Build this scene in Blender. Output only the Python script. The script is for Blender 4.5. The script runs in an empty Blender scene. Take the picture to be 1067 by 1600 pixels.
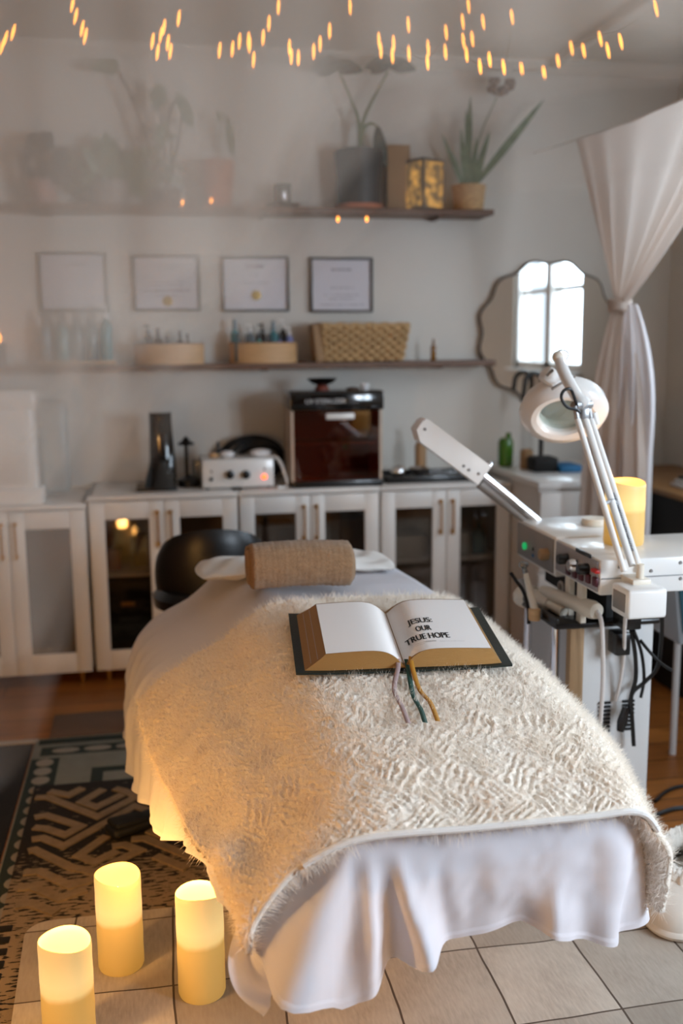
import bpy, bmesh, math, random
import numpy as np
from mathutils import Vector, Matrix, noise
random.seed(7); rng = np.random.default_rng(7)
sc = bpy.context.scene
COL = sc.collection
R = math.radians

# ------------------------------------------------------------------ camera
F = 1600.0; PITCH = R(9.75); YAW = R(10.4); ROLL = R(0.5); CAMZ = 1.45
fw = np.array([math.sin(YAW)*math.cos(PITCH), math.cos(YAW)*math.cos(PITCH), -math.sin(PITCH)])
_r0 = np.array([math.cos(YAW), -math.sin(YAW), 0.0]); _u0 = np.cross(_r0, fw)
cr = _r0*math.cos(ROLL)-_u0*math.sin(ROLL); cu = _u0*math.cos(ROLL)+_r0*math.sin(ROLL)
CP = np.array([0, 0, CAMZ])
cd = bpy.data.cameras.new('camera'); cam = bpy.data.objects.new('camera', cd); COL.objects.link(cam)
cd.sensor_fit = 'VERTICAL'; cd.sensor_height = 36; cd.lens = 36*F/1600; cd.clip_start = 0.05
m = Matrix((cr, cu, -fw)).transposed().to_4x4(); m.translation = Vector(CP); cam.matrix_world = m
cd.dof.use_dof = True; cd.dof.aperture_fstop = 1.9; cd.dof.focus_distance = 2.15
sc.camera = cam

def ray(px, py): return fw*F+cr*(px-533.5)-cu*(py-800)
def onz(px, py, z): d = ray(px, py); return CP+d*((z-CAMZ)/d[2])
def ony(px, py, y): d = ray(px, py); return CP+d*(y/d[1])
def onx(px, py, x): d = ray(px, py); return CP+d*(x/d[0])

# ------------------------------------------------------------------ light and exposure
vs = sc.view_settings
vs.view_transform = 'Standard'; vs.look = 'None'; vs.gamma = 1.0; vs.use_curve_mapping = False
vs.exposure = 0.14
sc.cycles.use_denoising = True
sc.cycles.max_bounces = 10; sc.cycles.transparent_max_bounces = 24
sc.cycles.sample_clamp_indirect = 6.0
w = bpy.data.worlds.new('sky'); sc.world = w; w.use_nodes = True
w.node_tree.nodes['Background'].inputs[0].default_value = (0.80, 0.90, 1.0, 1)
w.node_tree.nodes['Background'].inputs[1].default_value = 1.8

def area(name, loc, aim, sx, sy, power, color):
    l = bpy.data.lights.new(name, 'AREA'); l.shape = 'RECTANGLE'; l.size = sx; l.size_y = sy
    l.energy = power; l.color = color
    o = bpy.data.objects.new(name, l); COL.objects.link(o); o.location = loc
    o.rotation_euler = (Vector(aim)-Vector(loc)).to_track_quat('-Z', 'Y').to_euler()
    return o
DAY = (0.79, 0.88, 1.0)
area('window_daylight', (2.72, 3.05, 1.75), (0.5, 3.05, 1.3), 1.1, 1.1, 30, DAY)
area('window_daylight', (2.72, 0.55, 1.45), (0.6, 1.3, 0.9), 1.5, 0.85, 135, DAY)

# ------------------------------------------------------------------ materials
def lin(c):
    if isinstance(c, str):
        c = tuple(int(c[i:i+2], 16)/255 for i in (0, 2, 4))
    return tuple(((x+0.055)/1.055)**2.4 if x > 0.04045 else x/12.92 for x in c)
def mat(name, col, rough=0.5, metal=0.0, bump=0, bscale=60, var=0, vscale=8, sheen=0, trans=0, coat=0, stretch=None, spec=None, sss=0):
    M = bpy.data.materials.new(name); M.use_nodes = True
    nt = M.node_tree; b = nt.nodes['Principled BSDF']; L = nt.links.new
    c = lin(col)+(1,)
    b.inputs['Base Color'].default_value = c; b.inputs['Roughness'].default_value = rough; b.inputs['Metallic'].default_value = metal
    if sheen: b.inputs['Sheen Weight'].default_value = sheen
    if trans: b.inputs['Transmission Weight'].default_value = trans
    if coat: b.inputs['Coat Weight'].default_value = coat
    if spec is not None: b.inputs['Specular IOR Level'].default_value = spec
    if sss: b.inputs['Subsurface Weight'].default_value = sss
    tc = nt.nodes.new('ShaderNodeTexCoord'); mp = nt.nodes.new('ShaderNodeMapping'); L(tc.outputs['Object'], mp.inputs[0])
    if stretch: mp.inputs['Scale'].default_value = stretch
    if var:
        n = nt.nodes.new('ShaderNodeTexNoise'); n.inputs['Scale'].default_value = vscale; n.inputs['Detail'].default_value = 5; L(mp.outputs[0], n.inputs[0])
        r = nt.nodes.new('ShaderNodeValToRGB'); L(n.outputs[0], r.inputs[0])
        r.color_ramp.elements[0].position = 0.3; r.color_ramp.elements[1].position = 0.7
        r.color_ramp.elements[0].color = tuple(x*(1-var) for x in c[:3])+(1,)
        r.color_ramp.elements[1].color = tuple(min(1, x*(1+var*0.6)) for x in c[:3])+(1,)
        L(r.outputs[0], b.inputs['Base Color'])
    if bump:
        n = nt.nodes.new('ShaderNodeTexNoise'); n.inputs['Scale'].default_value = bscale; n.inputs['Detail'].default_value = 4; L(mp.outputs[0], n.inputs[0])
        bp = nt.nodes.new('ShaderNodeBump'); bp.inputs['Strength'].default_value = bump; bp.inputs['Distance'].default_value = 0.004
        L(n.outputs[0], bp.inputs['Height']); L(bp.outputs[0], b.inputs['Normal'])
    return M
def emit(name, col, strength, rough=0.5):
    M = mat(name, col, rough); b = M.node_tree.nodes['Principled BSDF']
    b.inputs['Emission Color'].default_value = lin(col)+(1,); b.inputs['Emission Strength'].default_value = strength
    return M
def glassy(name, tint, gloss=0.12, alpha=None, rough=0.03):
    """thin pane: see-through tint with a mirror-like sheen"""
    M = bpy.data.materials.new(name); M.use_nodes = True; nt = M.node_tree; nt.nodes.clear(); L = nt.links.new
    o = nt.nodes.new('ShaderNodeOutputMaterial'); t = nt.nodes.new('ShaderNodeBsdfTransparent'); g = nt.nodes.new('ShaderNodeBsdfGlossy')
    t.inputs[0].default_value = lin(tint)+(1,); g.inputs['Roughness'].default_value = rough
    mx = nt.nodes.new('ShaderNodeMixShader'); mx.inputs[0].default_value = gloss
    L(t.outputs[0], mx.inputs[1]); L(g.outputs[0], mx.inputs[2])
    last = mx
    if alpha:
        d = nt.nodes.new('ShaderNodeBsdfDiffuse'); d.inputs[0].default_value = lin(alpha[0])+(1,)
        m2 = nt.nodes.new('ShaderNodeMixShader'); m2.inputs[0].default_value = alpha[1]
        L(mx.outputs[0], m2.inputs[1]); L(d.outputs[0], m2.inputs[2]); last = m2
    L(last.outputs[0], o.inputs[0]); return M
def cloth(name, col, tr=0.35, bump=0.15, bscale=500, clear=0.0):
    """woven cloth that also lets light through; clear = open share of a sheer weave"""
    M = bpy.data.materials.new(name); M.use_nodes = True; nt = M.node_tree; nt.nodes.clear(); L = nt.links.new
    o = nt.nodes.new('ShaderNodeOutputMaterial'); d = nt.nodes.new('ShaderNodeBsdfDiffuse'); t = nt.nodes.new('ShaderNodeBsdfTranslucent')
    c = lin(col)+(1,); d.inputs[0].default_value = c; t.inputs[0].default_value = c
    mx = nt.nodes.new('ShaderNodeMixShader'); mx.inputs[0].default_value = tr; L(d.outputs[0], mx.inputs[1]); L(t.outputs[0], mx.inputs[2])
    if bump:
        tc = nt.nodes.new('ShaderNodeTexCoord'); n = nt.nodes.new('ShaderNodeTexNoise'); n.inputs['Scale'].default_value = bscale; n.inputs['Detail'].default_value = 3
        L(tc.outputs['Object'], n.inputs[0]); bp = nt.nodes.new('ShaderNodeBump'); bp.inputs['Strength'].default_value = bump; bp.inputs['Distance'].default_value = 0.003
        L(n.outputs[0], bp.inputs['Height']); L(bp.outputs[0], d.inputs['Normal'])
    last = mx
    if clear:
        tp = nt.nodes.new('ShaderNodeBsdfTransparent'); m2 = nt.nodes.new('ShaderNodeMixShader'); m2.inputs[0].default_value = 1-clear
        L(tp.outputs[0], m2.inputs[1]); L(mx.outputs[0], m2.inputs[2]); last = m2
    L(last.outputs[0], o.inputs[0]); return M

M = dict(
    wall=mat('wall_paint', 'dcd8d0', 0.85, bump=0.05, bscale=80, var=0.02, vscale=3),
    walldark=mat('darkened_unseen_wall', '6a5140', 0.85, bump=0.05, bscale=80),  # for the unseen walls, darkened to cut bounced daylight
    ceil=mat('ceiling_paint', 'c8c2b8', 0.9, bump=0.05, bscale=60),
    white=mat('white_lacquer', 'e6e2dc', 0.4, var=0.02), whitegloss=mat('white_plastic', 'eeece8', 0.3, coat=0.3),
    cream=mat('cream_plastic', 'e6dccb', 0.4), trim=mat('trim_paint', 'd9d4ca', 0.5),
    walnut=mat('walnut_shelf', '6b4a33', 0.5, var=0.35, vscale=9, stretch=(1, 12, 12), bump=0.1, bscale=60),
    gold=mat('brass', 'c49a55', 0.3, 0.9), chrome=mat('chrome', 'e8e8ea', 0.12, 1.0), steel=mat('grey_metal', 'a7a7a8', 0.35, 0.6),
    grey=mat('grey_panel', '85807c', 0.5), lgrey=mat('pale_grey_metal', 'd4d3d1', 0.45),
    black=mat('black_plastic', '0c0c0d', 0.3, coat=0.2), gloss=mat('gloss_black', '08090a', 0.12, coat=0.6), matteblack=mat('matte_black', '121212', 0.7),
    leather=mat('black_leather', '0b0c0d', 0.35, bump=0.12, bscale=220), rubber=mat('black_rubber', '101010', 0.6),
    frame=mat('dark_frame', '57524d', 0.4), paper=mat('certificate_paper', 'dcdbe2', 0.7), ink=mat('grey_ink', '8a8890', 0.8), seal=mat('gold_seal', 'b9963f', 0.4, 0.4),
    ply=mat('pale_plywood', 'd2a878', 0.55, var=0.12, vscale=12, stretch=(1, 1, 8)), plydark=mat('dark_tray_rim', '6a4630', 0.6),
    teal=mat('teal_plastic', '4f8f97', 0.3, coat=0.3), tealdark=mat('teal_glass', '2c5a66', 0.25, coat=0.3), bluegrey=mat('blue_grey_glass', '7f9199', 0.3, coat=0.3),
    brownglass=mat('brown_glass', '33241c', 0.2, coat=0.4), amber=mat('amber_glass', '9a6512', 0.15, trans=0.4, coat=0.4), purple=mat('lilac_label', '7f86b8', 0.4), green2=mat('mint_label', '67a596', 0.4),
    green=mat('green_glass', '4f8a2c', 0.15, trans=0.35, coat=0.5), wicker=mat('wicker', 'c9a677', 0.7, var=0.35, vscale=70, bump=0.3, bscale=200),
    liner=mat('basket_liner', 'a98a68', 0.8), pot=mat('charcoal_pot', '2b3236', 0.5), terra=mat('terracotta', 'c07a5c', 0.75, var=0.1), pinkpot=mat('dusty_pink_pot', 'b08a82', 0.6),
    wovenpot=mat('woven_straw_pot', 'c6a377', 0.8, var=0.25, vscale=60, bump=0.4, bscale=120), soil=mat('soil', '2a211a', 0.95, bump=0.6),
    leafd=mat('dark_leaf', '2f3d33', 0.45, var=0.25, vscale=20), leafm=mat('mid_green_leaf', '5a7350', 0.45, var=0.3, vscale=25), leafg=mat('grey_green_leaf', '76866c', 0.5, var=0.3, vscale=30), stem=mat('stem_green', '6d7a56', 0.6),
    mercury=None, sheet=cloth('white_cotton', 'e9e8ee', 0.22, 0.10, 900), pillow=cloth('white_pillow_cotton', 'eeebe6', 0.1, 0.2, 300),
    towel=mat('brown_waffle_towel', '9c7c5c', 0.95, bump=0.9, bscale=420, var=0.16, vscale=120, sheen=0.2, stretch=(0.35, 1, 1)),
    gilt=mat('gilt_page_edge', 'a67c45', 0.42, 0.55, bump=0.25, bscale=90, stretch=(1, 1, 22)), page=mat('page_paper', 'f1ece8', 0.75), printed=mat('black_print', '1a1816', 0.8), faint=mat('grey_print', 'b3aaa6', 0.8),
    bookcover=mat('dark_green_leather', '14201b', 0.45, bump=0.2, bscale=250), rib1=mat('mauve_ribbon', '9c8583', 0.5), rib2=mat('green_ribbon', '12423b', 0.5), rib3=mat('mustard_ribbon', 'a8741f', 0.5),
    curtain=cloth('curtain_linen', 'e4d6cb', 0.42, 0.1, 400), curtainw=cloth('white_voile', 'f2eef0', 0.3, 0.1, 300),
    slip=mat('off_white_leather', 'eae3d8', 0.5, bump=0.08, bscale=40), fur=mat('cream_fleece', 'f1e9dd', 0.95, bump=1.0, bscale=260, sheen=0.3),
    bagplast=mat('clear_plastic_bag', 'cdd3d8', 0.2, trans=0.5, coat=0.3), blue=mat('blue_cloth', '1f6a9a', 0.6), pink=mat('pink_box', '9a5a70', 0.6), tan=mat('tan_card', 'a3835f', 0.7),
    red=mat('red_rocker', 'b32018', 0.4), darkred=mat('dark_red_jack', '4a1420', 0.5), cable=mat('black_cable', '0b0b0c', 0.45), wcable=mat('pale_cable', 'd6cdc6', 0.5),
    darkwood=mat('dark_block', '4a2f1d', 0.6), mat=mat('black_floor_mat', '14110f', 0.85, bump=0.3, bscale=120), silver=mat('pale_strip', 'a89f94', 0.5), cup=mat('white_cup', 'f4f2f2', 0.3),
    wire=mat('copper_wire', '8a6a48', 0.4, 0.6),
)
M['mirror'] = mat('mirror_glass', 'f2f3f2', 0.02, 1.0)
M['lens'] = glassy('lens_glass', 'dfe8e4', 0.14, ('b9c4bf', 0.25))
M['clearglass'] = glassy('cabinet_glass', 'cfc8c0', 0.05)
M['milkglass'] = glassy('frosted_cabinet_glass', '9a9088', 0.05, ('a99f96', 0.3))
M['smoke'] = glassy('amber_door_glass', 'd89c58', 0.10)
M['winpane'] = glassy('window_glass', 'f6fafc', 0.04)
M['jar'] = glassy('jar_glass', 'c8ced0', 0.2, ('c8c8c8', 0.12))
M['bulb'] = emit('fairy_bulb', (1.0, 0.60, 0.22), 5.0)
M['flame'] = emit('candle_flame', (1.0, 0.80, 0.48), 14.0)
M['led_orange'] = emit('orange_indicator', (1.0, 0.35, 0.12), 4.0)
M['led_green'] = emit('green_indicator', (0.10, 0.62, 0.35), 0.8)

def nodes(M_):
    nt = M_.node_tree; return nt, nt.links.new, nt.nodes['Principled BSDF']
def math_node(nt, op, a, b=None):
    n = nt.nodes.new('ShaderNodeMath'); n.operation = op
    for i, v in enumerate((a, b)):
        if v is None: continue
        if isinstance(v, (int, float)): n.inputs[i].default_value = v
        else: nt.links.new(v, n.inputs[i])
    return n.outputs[0]
def mixc(nt, fac, a, b):
    n = nt.nodes.new('ShaderNodeMix'); n.data_type = 'RGBA'
    if isinstance(fac, (int, float)): n.inputs[0].default_value = fac
    else: nt.links.new(fac, n.inputs[0])
    for i, v in ((6, a), (7, b)):
        if isinstance(v, tuple): n.inputs[i].default_value = v+(1,) if len(v) == 3 else v
        else: nt.links.new(v, n.inputs[i])
    return n.outputs[2]

# oak boards running along x
def wood_floor():
    m_ = mat('orange_wood_boards', '9a5f2c', 0.38); nt, L, b = nodes(m_)
    tc = nt.nodes.new('ShaderNodeTexCoord'); mp = nt.nodes.new('ShaderNodeMapping'); L(tc.outputs['Object'], mp.inputs[0])
    br = nt.nodes.new('ShaderNodeTexBrick'); L(mp.outputs[0], br.inputs[0])
    br.inputs['Scale'].default_value = 1; br.inputs['Brick Width'].default_value = 1.3; br.inputs['Row Height'].default_value = 0.14; br.inputs['Mortar Size'].default_value = 0.0025
    br.inputs['Color1'].default_value = lin('a8682c')+(1,); br.inputs['Color2'].default_value = lin('8c5220')+(1,); br.inputs['Mortar'].default_value = lin('2c1a0c')+(1,)
    m2 = nt.nodes.new('ShaderNodeMapping'); L(tc.outputs['Object'], m2.inputs[0]); m2.inputs['Scale'].default_value = (2, 18, 1)
    n = nt.nodes.new('ShaderNodeTexNoise'); n.inputs['Scale'].default_value = 3; n.inputs['Detail'].default_value = 6; L(m2.outputs[0], n.inputs[0])
    k = math_node(nt, 'MULTIPLY_ADD', n.outputs[0], 0.9); k.node.inputs[2].default_value = 0.5
    mm = nt.nodes.new('ShaderNodeMix'); mm.data_type = 'RGBA'; mm.blend_type = 'MULTIPLY'; mm.inputs[0].default_value = 1
    L(br.outputs[0], mm.inputs[6]); L(k, mm.inputs[7]); L(mm.outputs[2], b.inputs['Base Color'])
    return m_
# patchwork of pale hides, stitched along the seams
def hide_mat():
    m_ = mat('patchwork_hide', 'c9b8a0', 0.7); nt, L, b = nodes(m_)
    tc = nt.nodes.new('ShaderNodeTexCoord'); sx = nt.nodes.new('ShaderNodeSeparateXYZ'); L(tc.outputs['Object'], sx.inputs[0])
    nz = nt.nodes.new('ShaderNodeTexNoise'); nz.inputs['Scale'].default_value = 3; L(tc.outputs['Object'], nz.inputs[0])
    wob = math_node(nt, 'MULTIPLY', math_node(nt, 'SUBTRACT', nz.outputs[0], 0.5), 0.03)
    u = math_node(nt, 'DIVIDE', math_node(nt, 'ADD', math_node(nt, 'ADD', sx.outputs[0], 0.469), wob), 0.2345)
    v = math_node(nt, 'DIVIDE', math_node(nt, 'ADD', math_node(nt, 'SUBTRACT', sx.outputs[1], 1.84), wob), 0.275)
    iu = math_node(nt, 'FLOOR', u); iv = math_node(nt, 'FLOOR', v)
    fu = math_node(nt, 'ABSOLUTE', math_node(nt, 'SUBTRACT', math_node(nt, 'FRACT', u), 0.5)); fv = math_node(nt, 'ABSOLUTE', math_node(nt, 'SUBTRACT', math_node(nt, 'FRACT', v), 0.5))
    seam = math_node(nt, 'MAXIMUM', math_node(nt, 'GREATER_THAN', fu, 0.4895), math_node(nt, 'GREATER_THAN', fv, 0.492))
    cb = nt.nodes.new('ShaderNodeCombineXYZ'); L(iu, cb.inputs[0]); L(iv, cb.inputs[1])
    wn = nt.nodes.new('ShaderNodeTexWhiteNoise'); wn.noise_dimensions = '2D'; L(cb.outputs[0], wn.inputs['Vector'])
    base = mixc(nt, wn.outputs[0], lin('aca193'), lin('ddd3c5'))
    mp = nt.nodes.new('ShaderNodeMapping'); L(tc.outputs['Object'], mp.inputs[0]); mp.inputs['Scale'].default_value = (70, 14, 1); mp.inputs['Rotation'].default_value = (0, 0, 0.35)
    n = nt.nodes.new('ShaderNodeTexNoise'); n.inputs['Scale'].default_value = 2; n.inputs['Detail'].default_value = 6; L(mp.outputs[0], n.inputs[0])
    n2 = nt.nodes.new('ShaderNodeTexNoise'); n2.inputs['Scale'].default_value = 9; n2.inputs['Detail'].default_value = 4; L(tc.outputs['Object'], n2.inputs[0])
    st = math_node(nt, 'MULTIPLY', math_node(nt, 'MULTIPLY', n.outputs[0], n2.outputs[0]), 1.3)
    c = mixc(nt, st, base, lin('8a7a6c')); c = mixc(nt, seam, c, lin('54463a'))
    L(c, b.inputs['Base Color'])
    bp = nt.nodes.new('ShaderNodeBump'); bp.inputs['Strength'].default_value = 0.4; bp.inputs['Distance'].default_value = 0.004; bp.invert = True
    hh = math_node(nt, 'ADD', seam, math_node(nt, 'MULTIPLY', n.outputs[0], 0.25)); L(hh, bp.inputs['Height']); L(bp.outputs[0], b.inputs['Normal'])
    return m_
M['floor'] = wood_floor(); M['hide'] = hide_mat()

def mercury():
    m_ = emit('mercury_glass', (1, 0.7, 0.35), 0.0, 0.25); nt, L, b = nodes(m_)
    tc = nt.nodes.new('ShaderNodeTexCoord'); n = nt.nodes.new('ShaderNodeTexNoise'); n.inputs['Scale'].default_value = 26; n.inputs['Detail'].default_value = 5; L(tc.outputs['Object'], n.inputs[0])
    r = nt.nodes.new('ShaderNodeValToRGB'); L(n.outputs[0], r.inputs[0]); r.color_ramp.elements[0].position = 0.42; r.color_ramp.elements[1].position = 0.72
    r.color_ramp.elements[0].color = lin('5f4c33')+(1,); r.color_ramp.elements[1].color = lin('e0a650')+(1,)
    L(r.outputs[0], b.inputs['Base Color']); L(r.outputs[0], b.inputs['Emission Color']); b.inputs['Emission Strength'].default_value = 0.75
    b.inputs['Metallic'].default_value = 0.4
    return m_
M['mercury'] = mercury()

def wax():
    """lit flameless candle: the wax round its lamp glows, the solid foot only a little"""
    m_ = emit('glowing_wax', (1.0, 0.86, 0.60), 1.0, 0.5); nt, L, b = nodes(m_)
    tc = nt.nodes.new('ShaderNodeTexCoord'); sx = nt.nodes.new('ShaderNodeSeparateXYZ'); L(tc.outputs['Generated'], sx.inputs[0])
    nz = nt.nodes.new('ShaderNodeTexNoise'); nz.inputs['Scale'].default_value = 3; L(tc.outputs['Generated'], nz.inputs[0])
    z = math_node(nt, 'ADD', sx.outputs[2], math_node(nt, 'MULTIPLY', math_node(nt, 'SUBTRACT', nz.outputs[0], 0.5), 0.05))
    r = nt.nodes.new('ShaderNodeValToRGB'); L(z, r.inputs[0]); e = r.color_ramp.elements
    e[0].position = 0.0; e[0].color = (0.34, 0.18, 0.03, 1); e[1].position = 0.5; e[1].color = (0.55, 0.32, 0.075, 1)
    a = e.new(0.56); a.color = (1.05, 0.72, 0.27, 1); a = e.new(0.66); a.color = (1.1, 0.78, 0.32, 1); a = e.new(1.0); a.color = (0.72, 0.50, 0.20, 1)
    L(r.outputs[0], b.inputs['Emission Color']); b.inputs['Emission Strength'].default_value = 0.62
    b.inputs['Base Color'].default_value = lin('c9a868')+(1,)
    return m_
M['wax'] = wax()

# ------------------------------------------------------------------ mesh helpers
class MB:
    def __init__(s): s.v = []; s.f = []
    def add(s, v, f):
        o = len(s.v); s.v += [tuple(float(c) for c in p) for p in v]; s.f += [tuple(i+o for i in q) for q in f]; return s
    def bm(s, b, mtx=None):
        b.verts.ensure_lookup_table(); b.verts.index_update()
        v = [(mtx @ x.co if mtx else x.co) for x in b.verts]; f = [[x.index for x in q.verts] for q in b.faces]; b.free(); return s.add(v, f)
    def box(s, x0, x1, y0, y1, z0, z1, bev=0.0, seg=2):
        return s.obox(((x0+x1)/2, (y0+y1)/2, (z0+z1)/2), (abs(x1-x0), abs(y1-y0), abs(z1-z0)), None, bev, seg)
    def obox(s, c, size, rot=None, bev=0.0, seg=2):
        b = bmesh.new(); bmesh.ops.create_cube(b, size=1); bmesh.ops.scale(b, vec=size, verts=b.verts)
        if bev: bmesh.ops.bevel(b, geom=b.edges[:], offset=min(bev, min(size)*0.49), segments=seg, affect='EDGES', profile=0.5)
        mt = Matrix.Translation(Vector(c)) @ (rot.to_4x4() if rot else Matrix()); return s.bm(b, mt)
    def tube(s, pts, r, n=10, cap=True):
        P = [Vector([float(c) for c in p]) for p in pts]; k = len(P)
        rr = [r]*k if isinstance(r, (int, float)) else r
        T = [(P[min(i+1, k-1)]-P[max(i-1, 0)]).normalized() for i in range(k)]
        a = Vector((0, 0, 1)) if abs(T[0].z) < 0.9 else Vector((1, 0, 0)); u = T[0].cross(a).normalized()
        V = []; Fc = []
        for i in range(k):
            u = (u-T[i]*u.dot(T[i])).normalized(); w_ = T[i].cross(u)
            V += [P[i]+(u*math.cos(2*math.pi*j/n)+w_*math.sin(2*math.pi*j/n))*rr[i] for j in range(n)]
        for i in range(k-1):
            for j in range(n): Fc.append((i*n+j, i*n+(j+1) % n, (i+1)*n+(j+1) % n, (i+1)*n+j))
        if cap: Fc.append(tuple(range(n))[::-1]); Fc.append(tuple(range((k-1)*n, k*n)))
        return s.add(V, Fc)
    def lathe(s, prof, c=(0, 0, 0), n=28, sx=1.0, sy=1.0, rot=None, cap=True):
        V = []; Fc = []; k = len(prof)
        for r, z in prof:
            for j in range(n):
                a = 2*math.pi*j/n; p = Vector((r*sx*math.cos(a), r*sy*math.sin(a), z))
                if rot: p = rot @ p
                V.append(p+Vector(c))
        for i in range(k-1):
            for j in range(n): Fc.append((i*n+j, i*n+(j+1) % n, (i+1)*n+(j+1) % n, (i+1)*n+j))
        if cap: Fc.append(tuple(range(n))[::-1]); Fc.append(tuple(range((k-1)*n, k*n)))
        return s.add(V, Fc)
    def prism(s, out, d):
        n = len(out); d = Vector(d); A = [Vector([float(c) for c in p]) for p in out]; V = A+[p+d for p in A]
        Fc = [tuple(range(n))[::-1], tuple(range(n, 2*n))]+[(i, (i+1) % n, n+(i+1) % n, n+i) for i in range(n)]
        return s.add(V, Fc)
    def grid(s, A, wrap=False):
        A = np.asarray(A); h, w_ = A.shape[:2]; Fc = []
        for i in range(h-1):
            for j in range(w_ if wrap else w_-1):
                j2 = (j+1) % w_; Fc.append((i*w_+j, i*w_+j2, (i+1)*w_+j2, (i+1)*w_+j))
        return s.add(A.reshape(-1, 3), Fc)
    def ball(s, c, r, n=14, m_=9, sx=1, sy=1, sz=1):
        prof = [(max(1e-4, r*math.sin(math.pi*i/m_)), -r*sz*math.cos(math.pi*i/m_)) for i in range(m_+1)]
        return s.lathe(prof, c, n, sx, sy)
def build(name, mb, material, parent=None, smooth=True, angle=38, org=None):
    me = bpy.data.meshes.new(name)
    o_ = Vector(org) if org is not None else (parent_root(parent) if parent else Vector((0, 0, 0)))
    v = np.array(mb.v, dtype=np.float64)-np.array(o_)
    me.from_pydata(v.tolist(), [], mb.f); me.update()
    b = bmesh.new(); b.from_mesh(me); bmesh.ops.recalc_face_normals(b, faces=b.faces); b.to_mesh(me); b.free()
    if smooth:
        me.polygons.foreach_set('use_smooth', [True]*len(me.polygons)); me.set_sharp_from_angle(angle=R(angle))
    me.materials.append(material)
    o = bpy.data.objects.new(name, me); COL.objects.link(o)
    if parent: o.parent = parent
    else: o.location = o_
    return o
def parent_root(p):
    while p.parent: p = p.parent
    return Vector(p['origin_point'])
def tag(o, label, cat, group=None, kind=None):
    o['label'] = label; o['category'] = cat
    if group: o['group'] = group
    if kind: o['kind'] = kind
    return o
def thing(name, loc, label, cat, group=None):
    """an empty at the thing's base; parts are written in room coordinates"""
    o = bpy.data.objects.new(name, None); COL.objects.link(o); o.location = loc; o['origin_point'] = [float(c) for c in loc]
    return tag(o, label, cat, group)
def solo(name, mb, material, label, cat, group=None, org=None, **k):
    v = np.array(mb.v); org = org if org is not None else (v[:, 0].mean(), v[:, 1].mean(), v[:, 2].min())
    return tag(build(name, mb, material, org=org, **k), label, cat, group)
def struct(name, mb, material, parent=None, **k):
    o = build(name, mb, material, parent, **k); o['kind'] = 'structure'; return o
def copy_tree(o, parent=None):
    c = o.copy(); COL.objects.link(c); c.parent = parent
    for ch in list(o.children): copy_tree(ch, c)
    return c
def moved(o, loc, label, group=None, rz=0.0, scale=None):
    c = copy_tree(o); c.location = loc; c.rotation_euler = (0, 0, rz); c['label'] = label
    c['origin_point'] = [float(x) for x in loc]
    if group: c['group'] = group
    if scale: c.scale = (scale,)*3
    return c
def spline(P, n):
    """smooth curve through points P sampled n times"""
    P = np.array(P, float); k = len(P); t = np.linspace(0, k-1, n); out = []
    for x in t:
        i = min(int(x), k-2); f = x-i; p0, p1, p2, p3 = P[max(i-1, 0)], P[i], P[i+1], P[min(i+2, k-1)]
        out.append(0.5*((2*p1)+(p2-p0)*f+(2*p0-5*p1+4*p2-p3)*f*f+(3*p1-p0-3*p2+p3)*f**3))
    return np.array(out)
def spline_grid(G, nu, nv):
    G = np.array(G, float); a = np.stack([spline(G[:, j], nu) for j in range(G.shape[1])], 1)
    return np.stack([spline(a[i], nv) for i in range(nu)], 0)
def smoothstep(a, b, x):
    t = np.clip((x-a)/(b-a), 0, 1); return t*t*(3-2*t)
def vnoise(x, y, seed=0):
    """smooth value noise on arrays"""
    g = np.random.default_rng(seed).random((256, 256)); xi = np.floor(x).astype(int); yi = np.floor(y).astype(int)
    fx = x-xi; fy = y-yi; fx = fx*fx*(3-2*fx); fy = fy*fy*(3-2*fy); q = lambda a, b: g[a % 256, b % 256]
    return (q(xi, yi)*(1-fx)+q(xi+1, yi)*fx)*(1-fy)+(q(xi, yi+1)*(1-fx)+q(xi+1, yi+1)*fx)*fy

# ------------------------------------------------------------------ the room
WY = 4.72; WX = 2.5; CZ = 2.68; LX = -1.7; FY = -1.6
struct('floor', MB().box(LX, WX, FY, WY, -0.08, 0), M['floor'], smooth=False)
struct('ceiling', MB().box(LX, WX, FY, WY, CZ, CZ+0.1), M['ceil'], smooth=False)
struct('wall_back', MB().box(LX, WX, WY, WY+0.1, 0, CZ), M['wall'], smooth=False)
struct('wall_left', MB().box(LX-0.1, LX, FY, WY, 0, CZ), M['walldark'], smooth=False)
struct('wall_front', MB().box(LX, WX, FY-0.1, FY, 0, CZ), M['walldark'], smooth=False)
W1 = (2.47, 3.62, 1.22, 2.28); W2 = (-0.2, 1.3, 1.0, 1.9)
wr = MB(); x0, x1 = WX, WX+0.12
wr.box(x0, x1, FY, W2[0], 0, CZ).box(x0, x1, W2[1], W1[0], 0, CZ).box(x0, x1, W1[1], WY, 0, CZ)
for q in (W1, W2): wr.box(x0, x1, q[0], q[1], 0, q[2]).box(x0, x1, q[0], q[1], q[3], CZ)
struct('wall_right', wr, M['wall'], smooth=False)
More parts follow.
